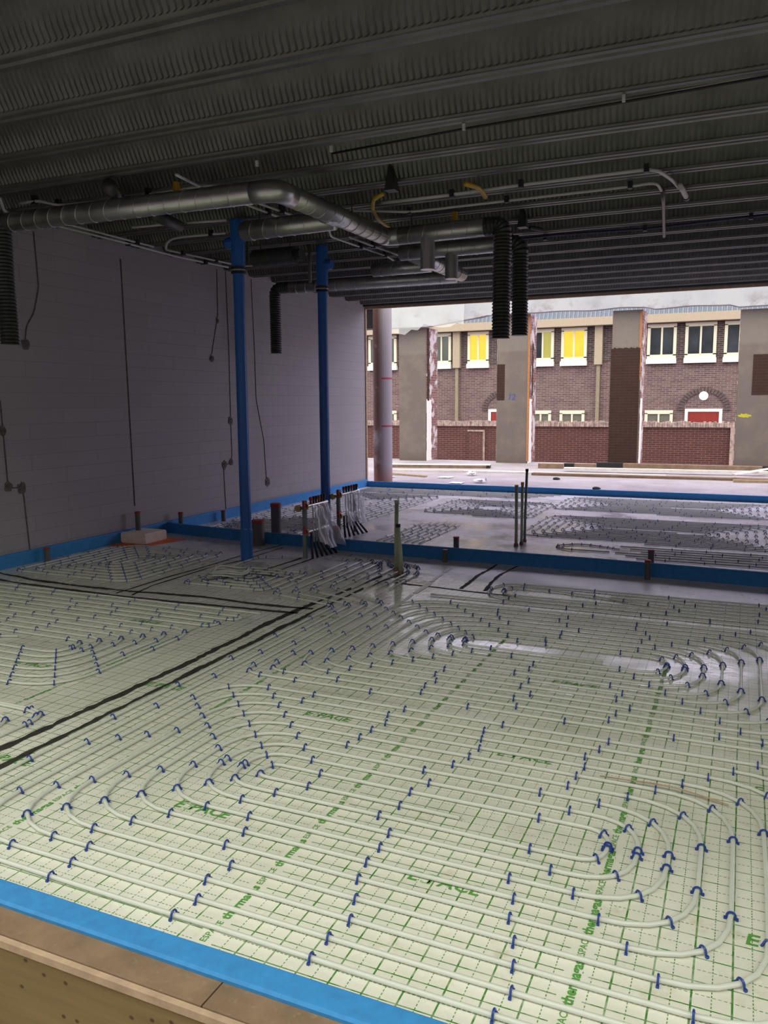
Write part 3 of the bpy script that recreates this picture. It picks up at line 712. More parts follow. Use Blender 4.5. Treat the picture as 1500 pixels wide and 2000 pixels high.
# label each near clip by its field, turn and order along that turn as seen from left to right
groups = {}
for v in front: groups.setdefault((v[2][3], v[2][4]), []).append(v)
byturn = {}
for (f, k) in groups: byturn.setdefault(f, []).append(k)
FL = {'feed': 'feed pipe right of the long dark gap', 'outer pipe round the second coil': 'pipe outermost round the second coil', 'right rows': 'pipes at the right edge', 'oval': 'long oval loop'}
for (f, k), L in groups.items():
    L.sort(key=lambda v: (v[3], v[4]))
    many = len(byturn[f]) > 1
    for i, v in enumerate(L):
        c = v[2]; o = bpy.data.objects.new('pipe_clip', CM); COL.objects.link(o)
        o.location = (c[0], c[1], 0); o.rotation_euler = (0, 0, c[2])
        where = ('%s turn out of the %s' % (ordn(k), f)) if many else FL.get(f, f)
        tag(o, 'blue clip %s from the left on the %s' % (ordn(i), where), 'clip', 'blue clips on the %s' % FL.get(f, f))
bm = B()
proto = bmesh.new(); proto.from_mesh(CM)
cv = [v.co.copy() for v in proto.verts]; proto.verts.ensure_lookup_table(); cf = [[v.index for v in f.verts] for f in proto.faces]; proto.free()
# the many farther clips: one stuff object, each with the same arch shape
low = [Vector((0, -.0185, 0)), Vector((0, -.0125, .012)), Vector((0, -.007, .024)), Vector((0, .007, .024)), Vector((0, .0125, .012)), Vector((0, .0185, 0))]
for v in rest:
    c = v[2]; R3 = Matrix.Rotation(c[2], 3, 'Z'); P = Vector((c[0], c[1], 0))
    tube(bm, [R3 @ q + P for q in low], .0040, 4)
o = link('pipe_clips', bm, M['clip']); tag(o, 'many small blue clips pinning the farther heating pipes to the floor', 'clips'); o['kind'] = 'stuff'
print('CLIPS', len(front), len(rest))
# ------------------------------------------------------------------ printing on the foil
pk = 0
for sx, y0, n in ((-1.37, 1.80, 11), (-.345, 1.86, 10), (-2.42, 1.95, 9), (-3.42, 2.9, 6)):
    for k in range(n):
        yy = y0+.305*k
        text_mesh('printed_text', 'ESPACE', .030, M['ink'], (sx, yy, .0012), (0, 0, math.pi/2), floor, offset=.0002)
        text_mesh('printed_text', 'thermagas', .044, M['ink'], (sx, yy+.155, .0012), (0, 0, math.pi/2), floor, offset=.0014)
for lx, ly in ((-1.87, 2.385), (-.85, 2.30), (-1.86, 3.40), (-.84, 3.325), (-.82, 4.34), (-2.93, 2.41), (-2.90, 3.43), (-3.88, 3.42), (.17, 2.39), (-2.75, 5.07), (-1.84, 4.42), (.2, 3.40), (-3.9, 4.45)):
    text_mesh('printed_logo', 'E', .075, M['ink'], (lx-.075, ly, .0013), (0, 0, 0), floor, shear=.15, offset=.0015)
    text_mesh('printed_logo', 'S', .085, M['inklight'], (lx-.030, ly, .0013), (0, 0, 0), floor, shear=.15)
    text_mesh('printed_logo', 'PACE', .075, M['ink'], (lx+.065, ly, .0013), (0, 0, 0), floor, shear=.15, offset=.0015)
for pts in (((-1.19, 3.715), (-.83, 3.70)), ((-.95, 3.58), (-.42, 3.575)), ((-1.05, 4.0), (-.5, 4.0))):
    pass
# ================================================================== BLUE DRAIN POLES
def blue_pole(x, y, label, side):
    t = thing('drain_pipe', label, 'drain pipe', (x, y, 0)); s = side
    link('pipe', lathe(B(), (0, 0, 0), [(.062, 0), (.062, .30), (.0585, .305), (.055, .32), (.055, 2.93)], 24), M['bluepvc'], t, smooth=False)
    bm = lathe(B(), (0, 0, 0), [(.066, 2.86), (.066, 3.28), (.060, 3.29)], 24)
    tube(bm, [(0, 0, 3.08), (s*.10, .0, 3.08), (s*.125, 0, 3.08)], [.058, .058, .05], 16); link('tee_fitting', bm, M['bluepvc'], t)
    for zz in (2.80, 2.84): link('clamp_ring', lathe(B(), (0, 0, 0), [(.058, zz-.012), (.073, zz-.009), (.073, zz+.009), (.058, zz+.012)], 24), M['black'], t)
    link('clamp_band', lathe(B(), (0, 0, 0), [(.066, 2.812), (.070, 2.814), (.070, 2.827), (.066, 2.829)], 24), M['steel'], t)
    return t
blue_pole(-4.50, 6.71, 'blue plastic drain pipe standing upright, the nearer one left of the manifolds', -1)
p2 = ony(632, 700, 8.19)
blue_pole(-4.385, 8.19, 'blue plastic drain pipe standing upright, the farther one behind the nearer manifold', 1)
# ================================================================== VENTILATION DUCTS
ZD, RD = 3.10, .080
def duct_tube(pts, r=RD, seams=True, seg=18, name='duct', par=None, rad=.16):
    bm = B(); fp = fillet(pts, rad, 8) if len(pts) > 2 else [Vector(p) for p in pts]
    tube(bm, fp, r, seg)
    if seams:
        a, c = Vector(pts[0]), Vector(pts[1])
        for i in range(len(pts)-1):
            a, c = Vector(pts[i]), Vector(pts[i+1]); L = (c-a).length; t = (c-a).normalized(); k = .12
            u = Vector((0, 0, 1)) if abs(t.z) < .9 else Vector((1, 0, 0)); w = t.cross(u)
            while k < L-.12:
                ring = [a+t*(k+.02*math.cos(2*math.pi*j/20))+(u*math.cos(2*math.pi*j/20)+w*math.sin(2*math.pi*j/20))*(r+.0005) for j in range(20)]
                tube(bm, ring, .0035, 5, closed=True); k += .145
    return link(name, bm, M['duct'], par, smooth=True)
def collar(p, q, r, par, name='collar'):
    return link(name, tube(B(), [p, q], r, 20), M['duct'], par, smooth=False)
def flex(pts, r, par, pitch=.030, rad=.16):
    fp = fillet(pts, rad, 10); dense = [fp[0]]
    for a, c in zip(fp, fp[1:]):
        k = max(1, int((c-a).length/(pitch/2)))
        dense += [a.lerp(c, i/k) for i in range(1, k+1)]
    n = len(dense); rr = [r*(1.0 if i % 2 else .87) for i in range(n)]
    wob = [p + Vector((.012*noise.noise(p*1.5), .012*noise.noise(p*1.5+Vector((9, 0, 0))), 0))*(min(1, i/20)) for i, p in enumerate(dense)]
    return link('flexible_hose', tube(B(), wob, rr, 16), M['flex'], par)
def hanger(p, par=None):
    bm = B(); tube(bm, [(p[0], p[1], p[2]+.085), (p[0], p[1], ZC+.02)], .005, 6); 
    return link('hanger_rod', bm, M['darkmetal'], par)
D1 = thing('ventilation_duct', 'long spiral metal duct with two bends and a dark hose at each end', 'duct')
duct_tube([(-5.86, 5.22, ZD), (-3.40, 5.29, ZD)], par=D1, name='duct_run')
duct_tube([(-3.40, 5.29, ZD), (-3.20, 5.30, ZD), (-3.20, 5.50, ZD)], par=D1, name='duct_elbow', seams=False, r=.082, rad=.15)
duct_tube([(-3.20, 5.50, ZD), (-3.16, 7.06, ZD)], par=D1, name='duct_run')
duct_tube([(-3.16, 7.06, ZD), (-3.16, 7.19, ZD), (-3.02, 7.19, ZD)], par=D1, name='duct_elbow', seams=False, r=.082, rad=.1)
duct_tube([(-3.02, 7.19, ZD), (-2.18, 7.16, ZD)], par=D1, name='duct_run')
collar((-3.205, 6.06, ZD), (-3.195, 6.20, ZD), .088, D1)
bm = B(); pa = ony(836, 470, 7.18); pb = ony(836, 527, 7.18)
tube(bm, [(pa.x, 7.17, ZD), (pa.x, 7.17, pb.z)], .066, 20); link('branch_stub', bm, M['duct'], D1, smooth=False)
xr = ony(979, 600, 7.16).x; zb = ony(979, 661, 7.16).z
flex([(-2.20, 7.16, ZD), (xr, 7.16, ZD+.005), (xr, 7.16, zb)], .084, D1, rad=.22)
xl = ony(14, 560, 5.2).x
flex([(-5.84, 5.22, ZD), (xl-.02, 5.2, ZD), (xl-.02, 5.2, ony(22, 672, 5.2).z)], .082, D1, rad=.14)
for p in ((-4.6, 5.26, ZD), (-3.18, 6.5, ZD), (-2.9, 7.18, ZD)): hanger(p, D1)
D2 = thing('ventilation_duct', 'short spiral metal duct joining the long duct behind the blue pole', 'duct')
duct_tube([(-4.22, 6.40, ZD), (-3.27, 6.34, ZD)], par=D2, name='duct_run', r=.085)
hanger((-4.05, 6.39, ZD), D2)
D3 = thing('ventilation_duct', 'metal duct with an open slanting end and the rear dark hanging hose', 'duct')
duct_tube([(-3.27, 8.02, ZD), (-3.24, 9.66, ZD)], par=D3, name='duct_run')
duct_tube([(-4.06, 8.86, ZD), (-3.33, 8.83, ZD)], par=D3, name='duct_run')
duct_tube([(-3.35, 8.0, ZD), (-2.30, 7.98, ZD)], par=D3, name='duct_run')
pa = ony(882, 500, 7.99); pb = ony(882, 545, 7.99)
tube_bm = tube(B(), [(pa.x, 7.99, ZD-.01), (pa.x, 7.99, pb.z)], .066, 20); link('branch_stub', tube_bm, M['duct'], D3)
xr = ony(1015, 580, 7.98).x; zb = ony(1015, 655, 7.98).z
flex([(-2.32, 7.98, ZD), (xr, 7.98, ZD+.005), (xr, 7.98, zb)], .084, D3, rad=.22)
for p in ((-3.26, 8.6, ZD), (-2.7, 7.99, ZD)): hanger(p, D3)
D4 = thing('ventilation_duct', 'rearmost metal duct with a dark hose hanging at its left end by the wall', 'duct')
duct_tube([(-5.66, 9.66, ZD), (-3.33, 9.74, ZD)], par=D4, name='duct_run')
xl = ony(538, 620, 9.66).x
flex([(-5.68, 9.66, ZD), (xl, 9.66, ZD), (xl, 9.66, ony(540, 690, 9.66).z)], .080, D4, rad=.16)
for p in ((-5.2, 9.68, ZD), (-4.0, 9.72, ZD)): hanger(p, D4)
S_ = thing('duct_silencer', 'short dark cylinder under the ceiling between the two blue poles', 'silencer', (-4.64, 7.62, ZD))
link('body', tube(B(), [(-.26, .0, 0), (.26, -.02, 0)], .088, 20), M['flex'], S_); 
for s in (-1, 1):
    link('hanger_rod', tube(B(), [(s*.18, 0, .085), (s*.18, 0, ZC+.02-ZD)], .005, 6), M['darkmetal'], S_)
    link('end_spigot', tube(B(), [(s*.261, 0, 0), (s*.33, -.01*s, 0)], .06, 16), M['darkmetal'], S_)
for lab, pts in (('stubby dark duct piece slanting above the left end of the long duct', [(213, 362), (238, 396)]), ('dark duct piece behind the long duct left of the blue pole', [(298, 418), (350, 442)])):
    a, c = onz(*pts[0], 3.24), onz(*pts[1], 3.24)
    tag(link('duct_piece', tube(B(), [a, c], .055, 14), M['flex'], smooth=True), lab, 'duct')
# dark suspension posts beside the poles
for px, ya, yd, r, m, lab in ((481, 400, 512, .014, 'black', 'thin black rod hanging beside the nearer blue pole'), (604, 462, 552, .020, 'greypvc', 'grey tube hanging beside the farther blue pole')):
    yy = 7.2 if px == 481 else 8.6
    p, q = ony(px, ya, yy), ony(px, yd, yy)
    tag(link('hanging_rod', tube(B(), [(p.x, yy, 3.50), (p.x, yy, max(q.z, 2.7))], r, 10), M[m], smooth=True), lab, 'rod')
# ================================================================== CEILING CONDUITS
def conduit(px, z, r, mat, label, cat='conduit', rad=.08, clips=(), seg=8, name='ceiling_conduit', dz=None):
    pts = [onz(a, c, z+(dz[i] if dz else 0)) for i, (a, c) in enumerate(px)]
    o = link(name, tube(B(), fillet(pts, rad, 4), r, seg), M[mat], smooth=True); tag(o, label, cat)
    for a, c in clips:
        p = onz(a, c, z); link('conduit_clip', box(B(), (p.x-.018, p.y-.022, z-r*1.8), (p.x+.018, p.y+.022, ZC+.0)), M['black'], o)
    return o
conduit([(112, 441), (248, 475), (340, 500), (446, 522)], 3.285, .012, 'conduit', 'white conduit along the top of the left wall, lower of the pair', clips=[(250, 476), (402, 512)])
conduit([(128, 437), (262, 472), (300, 482)], 3.295, .011, 'conduit', 'short white conduit, upper of the pair along the top of the left wall', clips=[(268, 473)])
conduit([(325, 488), (440, 513), (475, 520), (500, 519), (512, 508)], 3.295, .011, 'conduit', 'white conduit curling up behind the nearer blue pole at the wall top', clips=[(358, 494), (422, 509)])
conduit([(0, 388), (8, 412), (40, 426)], 3.28, .013, 'conduit', 'white bent conduit at the far left edge of the ceiling')
conduit([(40, 397), (68, 393), (80, 393), (115, 401), (215, 391)], 3.27, .012, 'conduit', 'white kinked conduit left of the stubby dark duct', clips=[(68, 394), (115, 401)])
conduit([(238, 388), (290, 380), (400, 362), (430, 363), (449, 371)], 3.27, .013, 'conduit', 'white conduit running above the long duct to the right of the stubby dark duct', clips=[(290, 380)])
conduit([(344, 341), (385, 362), (420, 375)], 3.26, .012, 'conduit', 'white slanting conduit dropping from the ribs above the long duct')
conduit([(258, 444), (322, 438)], 3.28, .012, 'conduit', 'short white conduit behind the long duct at left')
conduit([(324, 486), (325, 474), (340, 464), (440, 455)], 3.28, .013, 'conduit', 'white conduit with a rounded bend left of the nearer blue pole', rad=.3, clips=[(412, 457)])
conduit([(366, 435), (442, 430)], 3.28, .013, 'conduit', 'short white conduit just left of the top of the nearer blue pole')
conduit([(480, 399), (545, 424)], 3.25, .012, 'conduit', 'white conduit, left of two slanting under the duct elbow', clips=[(524, 416)])
conduit([(500, 395), (570, 420)], 3.25, .012, 'conduit', 'white conduit, right of two slanting under the duct elbow', clips=[(550, 412)])
conduit([(640, 440), (646, 462), (700, 481), (755, 500), (774, 512)], 3.25, .012, 'conduit', 'white conduit dropping beside the long duct and running on, lower of two', clips=[(704, 482), (752, 499)])
conduit([(682, 463), (730, 481), (778, 498)], 3.25, .012, 'conduit', 'white conduit beside the long duct, upper of two', clips=[(729, 481)])
conduit([(705, 426), (760, 450)], 3.22, .012, 'conduit', 'short white conduit along the far side of the long duct')
conduit([(745, 396), (880, 380), (1018, 361), (1262, 331), (1285, 333), (1312, 350), (1325, 365)], 3.285, .014, 'conduit', 'long white conduit in the ceiling centre bending down at its right end', rad=.2, clips=[(883, 379), (1018, 360), (1263, 330)])
o = conduit([(1328, 362), (1334, 372), (1340, 384)], 3.26, .022, 'conduit', 'white conduit coupling with a dark end at the bent conduit', rad=.05)
q = onz(1340, 385, 3.26); link('end_cap', tube(B(), [q, q+(q-onz(1334, 372, 3.26)).normalized()*.05], .026, 12), M['black'], o)
conduit([(690, 411), (800, 414), (990, 392), (1232, 364), (1282, 356), (1292, 372)], 3.285, .012, 'conduit', 'second long white conduit below the first in the ceiling centre', rad=.1, clips=[(800, 414), (990, 391), (1231, 363)])
conduit([(1294, 372), (1296, 400), (1297, 462)], 3.285, .016, 'deck', 'grey flat conduit crossing the ribs at right of centre')
conduit([(1020, 466), (1090, 458), (1270, 446), (1380, 433), (1500, 419)], 3.285, .012, 'cable', 'dark blue cable along a far ceiling rib at right', 'cable', name='cable', clips=[(1065, 465), (1260, 447), (1467, 424)])
conduit([(648, 300), (905, 252), (1215, 200), (1500, 149)], 3.305, .008, 'black', 'black cable along a near ceiling rib at upper right', 'cable', name='cable')
for i, (a, c) in enumerate(((502, 325), (647, 297), (906, 254), (1218, 199))):
    p = onz(a, c, 3.28); tag(link('cable_clip', box(B(), (p.x-.009, p.y-.009, 3.28), (p.x+.009, p.y+.009, 3.32)), M['conduit']), 'pale cable clip, %s from the left on the near ceiling ribs' % ordn(i), 'clip')
conduit([(748, 379), (730, 388), (727, 408), (738, 428), (762, 446)], 3.24, .017, 'yellowcond', 'yellow flexible conduit looping down right of the long duct', rad=.1)
conduit([(908, 359), (930, 364), (940, 372), (948, 385)], 3.25, .020, 'yellowcond', 'yellow flexible conduit hanging at the long white ceiling conduit', rad=.1)
for a, c, l in ((430, 405, 'small yellow plug beside the top of the nearer blue pole'), (888, 434, 'small orange plug above the duct end'), (345, 379, 'small orange plug on the conduit above the long duct')):
    p = onz(a, c, 3.22); tag(link('conduit_plug', tube(B(), [p, p+Vector((0, 0, .09))], .028, 10), M['yellowcond']), l, 'plug')
for a, b_, w, l in ((765, 372, .045, 'dark wedge shaped gap closer hanging from the ribs above the yellow conduit'), (1021, 444, .045, 'dark wedge shaped piece under the ceiling above the two hanging hoses')):
    p = onz(a, b_, 3.24); bm = B(); v = [bm.verts.new(q) for q in ((p.x-w, p.y-.05, 3.235), (p.x+w, p.y-.05, 3.235), (p.x+w, p.y+.05, 3.235), (p.x-w, p.y+.05, 3.235), (p.x-.015, p.y-.02, 3.46), (p.x+.015, p.y+.02, 3.46))]
    for f in ((0,1,2,3),(0,4,1),(1,4,5),(1,5,2),(2,5,3),(3,5,4),(3,4,0)): bm.faces.new([v[i] for i in f])
    tag(link('rib_closer', bm, M['darkmetal']), l, 'rib closer')
p = onz(1045, 445, 3.26); tag(link('cable_end', tube(B(), [p+Vector((-.04, -.05, .0)), p+Vector((.05, .06, -.01))], .02, 8), M['darkmetal']), 'small dark cable stub beside the dark wedge above the hoses', 'cable')
# ================================================================== LEFT WALL CHASES AND SOCKETS
def chase(px, boxes, label, r=.007):
    X = XL+.004
    P = [onx(a, c, XL) for a, c in px]; pts = [Vector((X-.002, p.y, p.z)) for p in P]
    o = link('wall_chase', tube(B(), fillet(pts, .04, 3), r, 6), M['groove']); tag(o, label, 'wall chase')
    for a, c, s in boxes:
        p = onx(a, c, XL); bm = B(); vv = []
        for i in range(12):
            an = 2*math.pi*i/12; rr = s*(.85+.35*noise.noise(Vector((i*1.1, a*.1, c*.1))))
            vv.append((X-.003, p.y+rr*math.cos(an), p.z+rr*1.15*math.sin(an)))
        prism(bm, vv, (.009, 0, 0)); pt = link('mortar_patch', bm, M['mortar'], o)
        link('socket_box', tube(B(), [(X-.002, p.y, p.z), (X+.012, p.y, p.z)], s*.55, 12), M['groove'], pt)
chase([(65, 452), (75, 560), (66, 610), (51, 638), (49, 664)], [(49, 672, .055)], 'dark wall chase at upper left ending in a round socket box')
chase([(0, 782), (15, 945), (20, 953), (42, 952), (46, 968), (58, 1074)], [(4, 841, .05), (16, 950, .05), (42, 952, .06)], 'dark stepped wall chase at the left edge with socket boxes near the floor')
chase([(423, 526), (425, 615), (418, 660), (413, 692)], [(424, 626, .035), (413, 700, .05)], 'dark wall chase left of the nearer blue pole ending at a socket box')
chase([(440, 530), (447, 690), (450, 815), (453, 890), (450, 905), (437, 908), (437, 925), (441, 994)], [(450, 822, .06), (451, 902, .05), (438, 908, .06)], 'long dark wall chase just left of the nearer blue pole reaching the floor strip')
chase([(490, 546), (497, 690), (500, 780), (515, 860), (520, 935)], [(522, 941, .07)], 'dark wall chase right of the nearer blue pole ending at a lone socket box')
chase([(235, 506), (263, 988)], [], 'straight vertical expansion joint in the left block wall', .008)
# ================================================================== CAPPED DRAIN STUBS
def stub(x, y, r, z0, z1, label, cap=True, group=None):
    t = thing('drain_stub', label, 'drain stub', (x, y, z0)); h = z1-z0
    link('pipe', lathe(B(), (0, 0, 0), [(r, 0), (r, h*.9)], 20), M['greypvc'], t)
    link('cap', lathe(B(), (0, 0, 0), [(r*1.06, h*.88), (r*1.10, h*.89), (r*1.10, h*.985), (r*.9, h)], 20), M['redcap'], t)
stub(-4.832, 7.44, .068, 0, .285, 'thick grey drain stub with red cap right of the nearer blue pole base')
stub(-5.017, 8.116, .060, 0, .385, 'tall thick grey drain stub with red cap behind the middle blue strip')
stub(-4.21, 8.08, .050, 0, .155, 'grey drain stub with red cap between the two manifolds')
stub(-6.30, 7.2, .030, .12, .335, 'thin grey drain stub with red cap standing on the cream foam block')
stub(-6.28, 7.95, .030, 0, .235, 'thin grey drain stub with red cap near the wall behind the foam block')
stub(-6.28, 8.84, .030, 0, .145, 'thin grey drain stub with red cap by the wall, farthest of those along it')
stub(-6.30, 5.86, .030, 0, .140, 'short grey drain stub with red cap at the left wall strip')
stub(-2.61, 7.33, .024, 0, .125, 'short dark stub with red cap before the middle strip, right of the green risers')
stub(-.704, 7.27, .025, 0, .175, 'dark stub with red cap before the middle strip at the right')
stub(-2.74, 8.05, .030, 0, .135, 'low red capped stub just behind the middle strip, left one')
stub(-.75, 8.02, .030, 0, .135, 'low red capped stub just behind the middle strip, right one')
# foam block and orange sheets
bm = box(B(), (-6.375, 6.98, .004), (-6.02, 7.36, .12)); bmesh.ops.bevel(bm, geom=bm.edges[:], offset=.012, segments=2, affect='EDGES')
tag(link('foam_block', bm, M['eps']), 'cream foam block on the orange sheet against the left wall strip', 'foam block')
bm = B(); prism(bm, ((-6.39, 6.78, .0006), (-6.00, 6.74, .0006), (-5.80, 7.44, .0006), (-6.39, 7.46, .0006)), (0, 0, .0026))
tag(link('orange_sheet', bm, M['orange']), 'orange sheet lying under the cream foam block', 'sheet')
p = onz(383, 1034); bm = B(); prism(bm, ((p.x-.16, p.y-.12, .0006), (p.x+.18, p.y-.10, .0006), (p.x+.15, p.y+.10, .0006), (p.x-.12, p.y+.08, .0006)), (0, 0, .0026))
tag(link('orange_sheet', bm, M['orange']), 'small scrap of orange sheet behind the middle blue strip', 'sheet')
# ================================================================== GREEN RISERS
def riser(bx, by, tx, h, r, label, cap=None, kink=0.0, mat='greenpost'):
    t = thing('riser_conduit', label, 'conduit', (bx, by, 0))
    link('tube', tube(B(), [(0, 0, 0), (kink*.3, 0, h*.35), (tx, 0, h)], r, 12), M[mat], t, smooth=True)
    if cap: link('cap', tube(B(), [(tx, 0, h), (tx, 0, h+.03)], r*1.15, 12), M[cap], t)
    link('base_collar', lathe(B(), (0, 0, 0), [(r*1.45, 0), (r*1.4, .025), (r*1.1, .035)], 12), M['woodbrown'], t)
riser(-2.889, 6.763, .008, .635, .019, 'tall pale green riser conduit before the middle strip', 'greenpost')
riser(-2.800, 6.66, -.025, .43, .019, 'shorter leaning pale green riser conduit with a black ring', 'black')
riser(-2.189, 8.44, -.005, .64, .018, 'green riser conduit with yellow end, left of the far three', 'yellowcond')
riser(-2.160, 8.56, .0, .66, .016, 'green riser conduit with yellow end, middle of the far three', 'yellowcond')
riser(-2.172, 8.75, .012, .79, .015, 'grey green riser, tallest of the far three', 'black', mat='rail')
# ================================================================== UNDERFLOOR MANIFOLDS
def manifold(x, y, L, h, label, seed):
    t = thing('heating_manifold', label, 'manifold', (x, y, 0))
    bm = box(B(), (-.018, -.018, 0), (.018, .0, h)); box(bm, (.0, 0.0, 0), (.018, .018, h)); link('rail_post', bm, M['rail'], t)
    bm = box(B(), (-.018, L, 0), (.018, L+.03, h)); link('rail_post', bm, M['rail'], t)
    for zz, nm in ((h-.05, 'upper_bar'), (h*.47, 'lower_bar')):
        b_ = link(nm, tube(B(), [(.05, -.03, zz), (.05, L+.02, zz)], .019, 14), M['steel'], t)
        bm = lathe(B(), (0, 0, 0), [(.030, 0), (.034, .004), (.034, .02), (.028, .024)], 14); 
        for v in bm.verts: v.co = Vector((v.co.x+.05, -.05-v.co.z, v.co.y+zz))
        link('end_valve', bm, M['brass'], b_)
        bm = tube(B(), [(.05, -.075, zz), (.05, -.095, zz)], .012, 10); box(bm, (.04, -.105, zz-.012), (.06, -.085, zz+.065)); link('valve_lever', bm, M['redcap'], b_)
    n = 6
    for i in range(n):
        yy = .04+(L-.08)*i/(n-1)
        bm = lathe(B(), (.05, yy, h-.032), [(.012, 0), (.012, .03), (.018, .032), (.018, .06), (.011, .068)], 10); link('valve_cap', bm, M['redcap'] if i % 3 == 0 else M['black'], t)
        px = fillet([(.05, yy, h*.47), (.05, yy, .16), (.09+.015*i, yy+.02*(i-2.5), .0)], .08, 4)
        link('pipe_sleeve', tube(B(), px, .013, 8), M['black'], t, smooth=True)
        link('supply_pipe', tube(B(), [(.06, yy+.02, h-.06), (.07, yy+.02, .16)], .008, 8), M['pipe'], t, smooth=True)
    lt = link('end_valve', tube(B(), [(-.05, -.06, h-.075), (-.05, -.02, h-.075)], .034, 16), M['brass'], t)
    return t
manifold(-3.985, 6.99, .36, .585, 'floor heating manifold on green posts before the middle blue strip', 1)
manifold(-4.257, 8.262, .42, .555, 'floor heating manifold on green posts behind the middle blue strip', 2)
def bag(x, y, L, h, zl, label, seed, flare):
    nu, nv = 22, 26; bm = B(); g = []
    for i in range(nu+1):
        row = []; u = i/nu
        for k in range(nv+1):
            v = k/nv; zb_ = zl+.06*noise.noise(Vector((u*3, seed, 0)))+(.10*(1-u) if seed == 1 else 0)
            zz = h-.03-(h-.03-zb_)*v
            n1 = noise.noise(Vector((u*5, v*1.6, seed*3.0))); n2 = noise.noise(Vector((u*11, v*3, seed*5.0)))
            off = .075+flare*v+(.035+.05*v)*n1+.022*n2+.03*math.sin(u*19+v*2)*v
            if v < .08: off = .05+.035*(v/.08)+.01*n1
            row.append(bm.verts.new((x+off, y-.01+(L+.02)*u+flare*.75*v*(u-.35)+.02*n2, zz)))
        g.append(row)
    for i in range(nu):
        for k in range(nv): bm.faces.new((g[i][k], g[i+1][k], g[i+1][k+1], g[i][k+1]))
    tag(link('plastic_bag', bm, M['film'], smooth=True), label, 'plastic bag')
bag(-3.985, 6.99, .36, .585, .06, 'clear crumpled plastic bag draped over the nearer manifold', 1, .14)
bag(-4.257, 8.262, .42, .555, .14, 'clear crumpled plastic bag draped over the farther manifold', 2, .05)
# ================================================================== YARD TIMBERS AND LITTER
def plank(pa, pb, w, h, mat, label, z0=.002, top=None, cat='board', black=()):
    a, c = onz(*pa), onz(*pb); a.z = c.z = z0
    o = link('board' if cat == 'board' else 'timber', bar(B(), a, c, w, h), M[mat]); tag(o, label, cat)
    if top: link('top_face', bar(B(), a+Vector((0, 0, h+.0005)), c+Vector((0, 0, h+.0005)), w*.98, .004), M[top], o)
    for s0, s1 in black: link('black_wrap', bar(B(), a.lerp(c, s0)+Vector((0, 0, -.0)), a.lerp(c, s1), w*1.06, h*1.05), M['black'], o)
plank((757, 912), (958, 914), .35, .07, 'woodbrown', 'long brown board with pale top at the left of the yard', top='woodpale', black=((.965, 1.0),))
plank((757, 920), (905, 921.5), .12, .04, 'woodpale', 'thin pale board lying just before the long brown one at the left')
plank((757, 926), (832, 932), .09, .035, 'tan', 'short slanting batten beside the round stained column')
plank((905, 921), (1300, 931), .22, .03, 'woodpale', 'long pale plank crossing the middle of the yard')
plank((1040, 927.5), (1500, 940), .25, .05, 'woodbrown', 'long dark wet plank in front of the others at the right')
plank((1052, 914), (1100, 915), .2, .11, 'woodbrown', 'short thick timber block at the middle of the yard', top='tan', cat='timber')
plank((1102, 913.5), (1164, 914.5), .2, .10, 'woodbrown', 'timber with one black end next to the short thick block', cat='timber', black=((0, .32),))
plank((1166, 914.5), (1488, 923), .2, .13, 'woodbrown', 'long brown timber lying before the dark red brick pier', cat='timber', black=((0, .17),))
plank((1490, 922.5), (1560, 924), .2, .13, 'black', 'black wrapped timber at the right edge of the yard', cat='timber')
plank((1102, 921), (1500, 930), .16, .045, 'woodpale', 'long white edged board in front of the brown timber', z0=.052)
plank((1432, 942), (1520, 943.5), .10, .05, 'tan', 'tan batten at the right front corner of the yard')
plank((1432, 938), (1505, 925.5), .06, .03, 'woodpale', 'pale strip lying slantwise at the right of the yard', z0=.1)
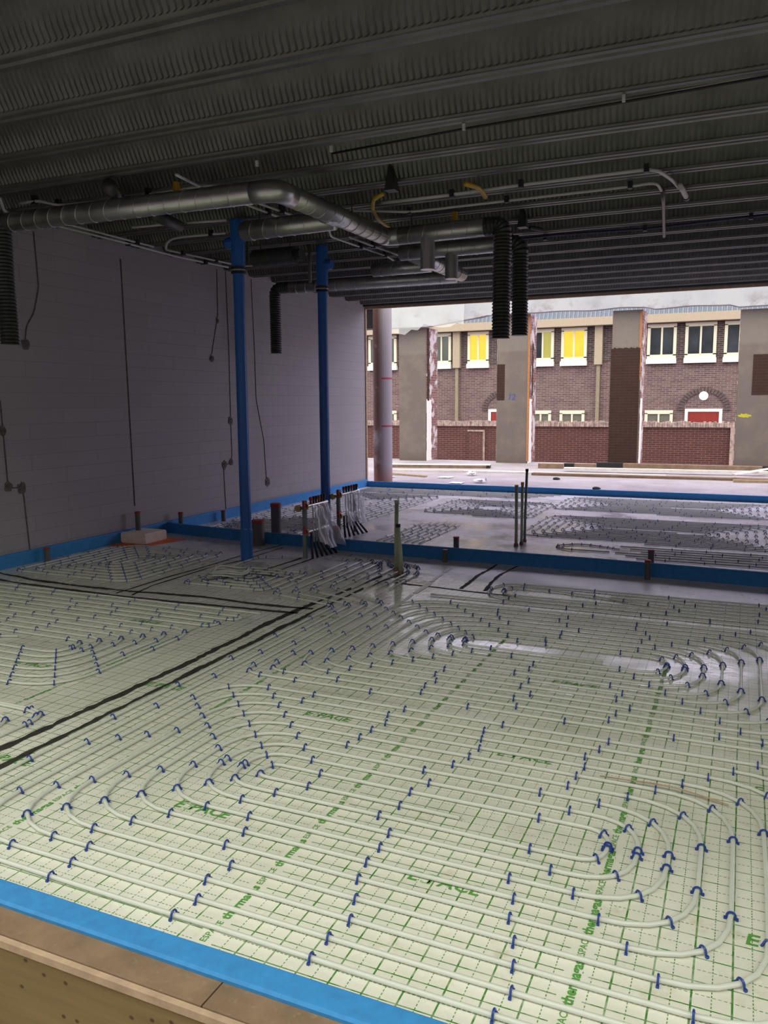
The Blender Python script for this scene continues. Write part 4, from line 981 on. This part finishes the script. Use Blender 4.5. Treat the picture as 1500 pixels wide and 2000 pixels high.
LIT = [((870, 933), .28, 'flat white litter sheet at the left of the yard'), ((892, 944), .26, 'flat white litter sheet nearest the far blue strip at left'), ((921, 929), .20, 'crumpled white litter in the middle of the yard'),
       ((938, 943), .22, 'crumpled white litter nearest the far blue strip'), ((760, 932), .2, 'white litter scrap at the foot of the round column')]
for i, (p, s, l) in enumerate(LIT):
    q = onz(*p); bm = B(); g = []
    crump = 'crumpled' in l
    for a in range(7):
        row = []
        for c2 in range(6):
            h = .012+(.09 if crump else .006)*(.5+noise.noise(Vector((a*.9, c2*.9, i*4))))
            row.append(bm.verts.new((q.x+s*(a/6-.5)+.03*noise.noise(Vector((a, c2, i))), q.y+s*1.1*(c2/5-.5)+.03*noise.noise(Vector((c2, a, i+9))), max(.004, h))))
        g.append(row)
    for a in range(6):
        for c2 in range(5): bm.faces.new((g[a][c2], g[a+1][c2], g[a+1][c2+1], g[a][c2+1]))
    tag(link('litter', bm, M['paper']), l, 'litter')
for i, (p, l) in enumerate((((1087, 937), 'dark scrap on the yard right of the far risers'), ((1165, 956), 'dark scrap just behind the far blue strip'))):
    q = onz(*p); bm = B(); bmesh.ops.create_icosphere(bm, subdivisions=2, radius=.06)
    for v in bm.verts: v.co = Vector((v.co.x*1.3+q.x, v.co.y+q.y, max(.003, v.co.z*.5+.02)))+Vector((0, 0, .01*noise.noise(v.co*20)))
    tag(link('scrap', bm, M['seam']), l, 'scrap')
# white tape line across the bare wet floor
bm = B(); prev = None
for k, (a, c2, w) in enumerate((((-2.47, 7.15), (-2.45, 6.86), .035), ((-2.45, 6.80), (-2.42, 6.45), .03), ((-2.415, 6.40), (-2.40, 6.0), .045), ((-2.40, 5.95), (-2.38, 5.70), .03))):
    ribbon(bm, [a, c2], w, .0028, .008)
tag(link('tape_strip', bm, M['white']), 'broken white tape strip on the bare wet floor right of the green risers', 'tape')
tag(link('brown_wire', tube(B(), fillet([(-.47, 3.235, .02), (-.30, 3.245, .022), (-.17, 3.25, .021), (0.02, 3.20, .012)], .1), .003, 6), M['tan'], smooth=True), 'thin brown strand lying on the pipes at the right', 'wire')
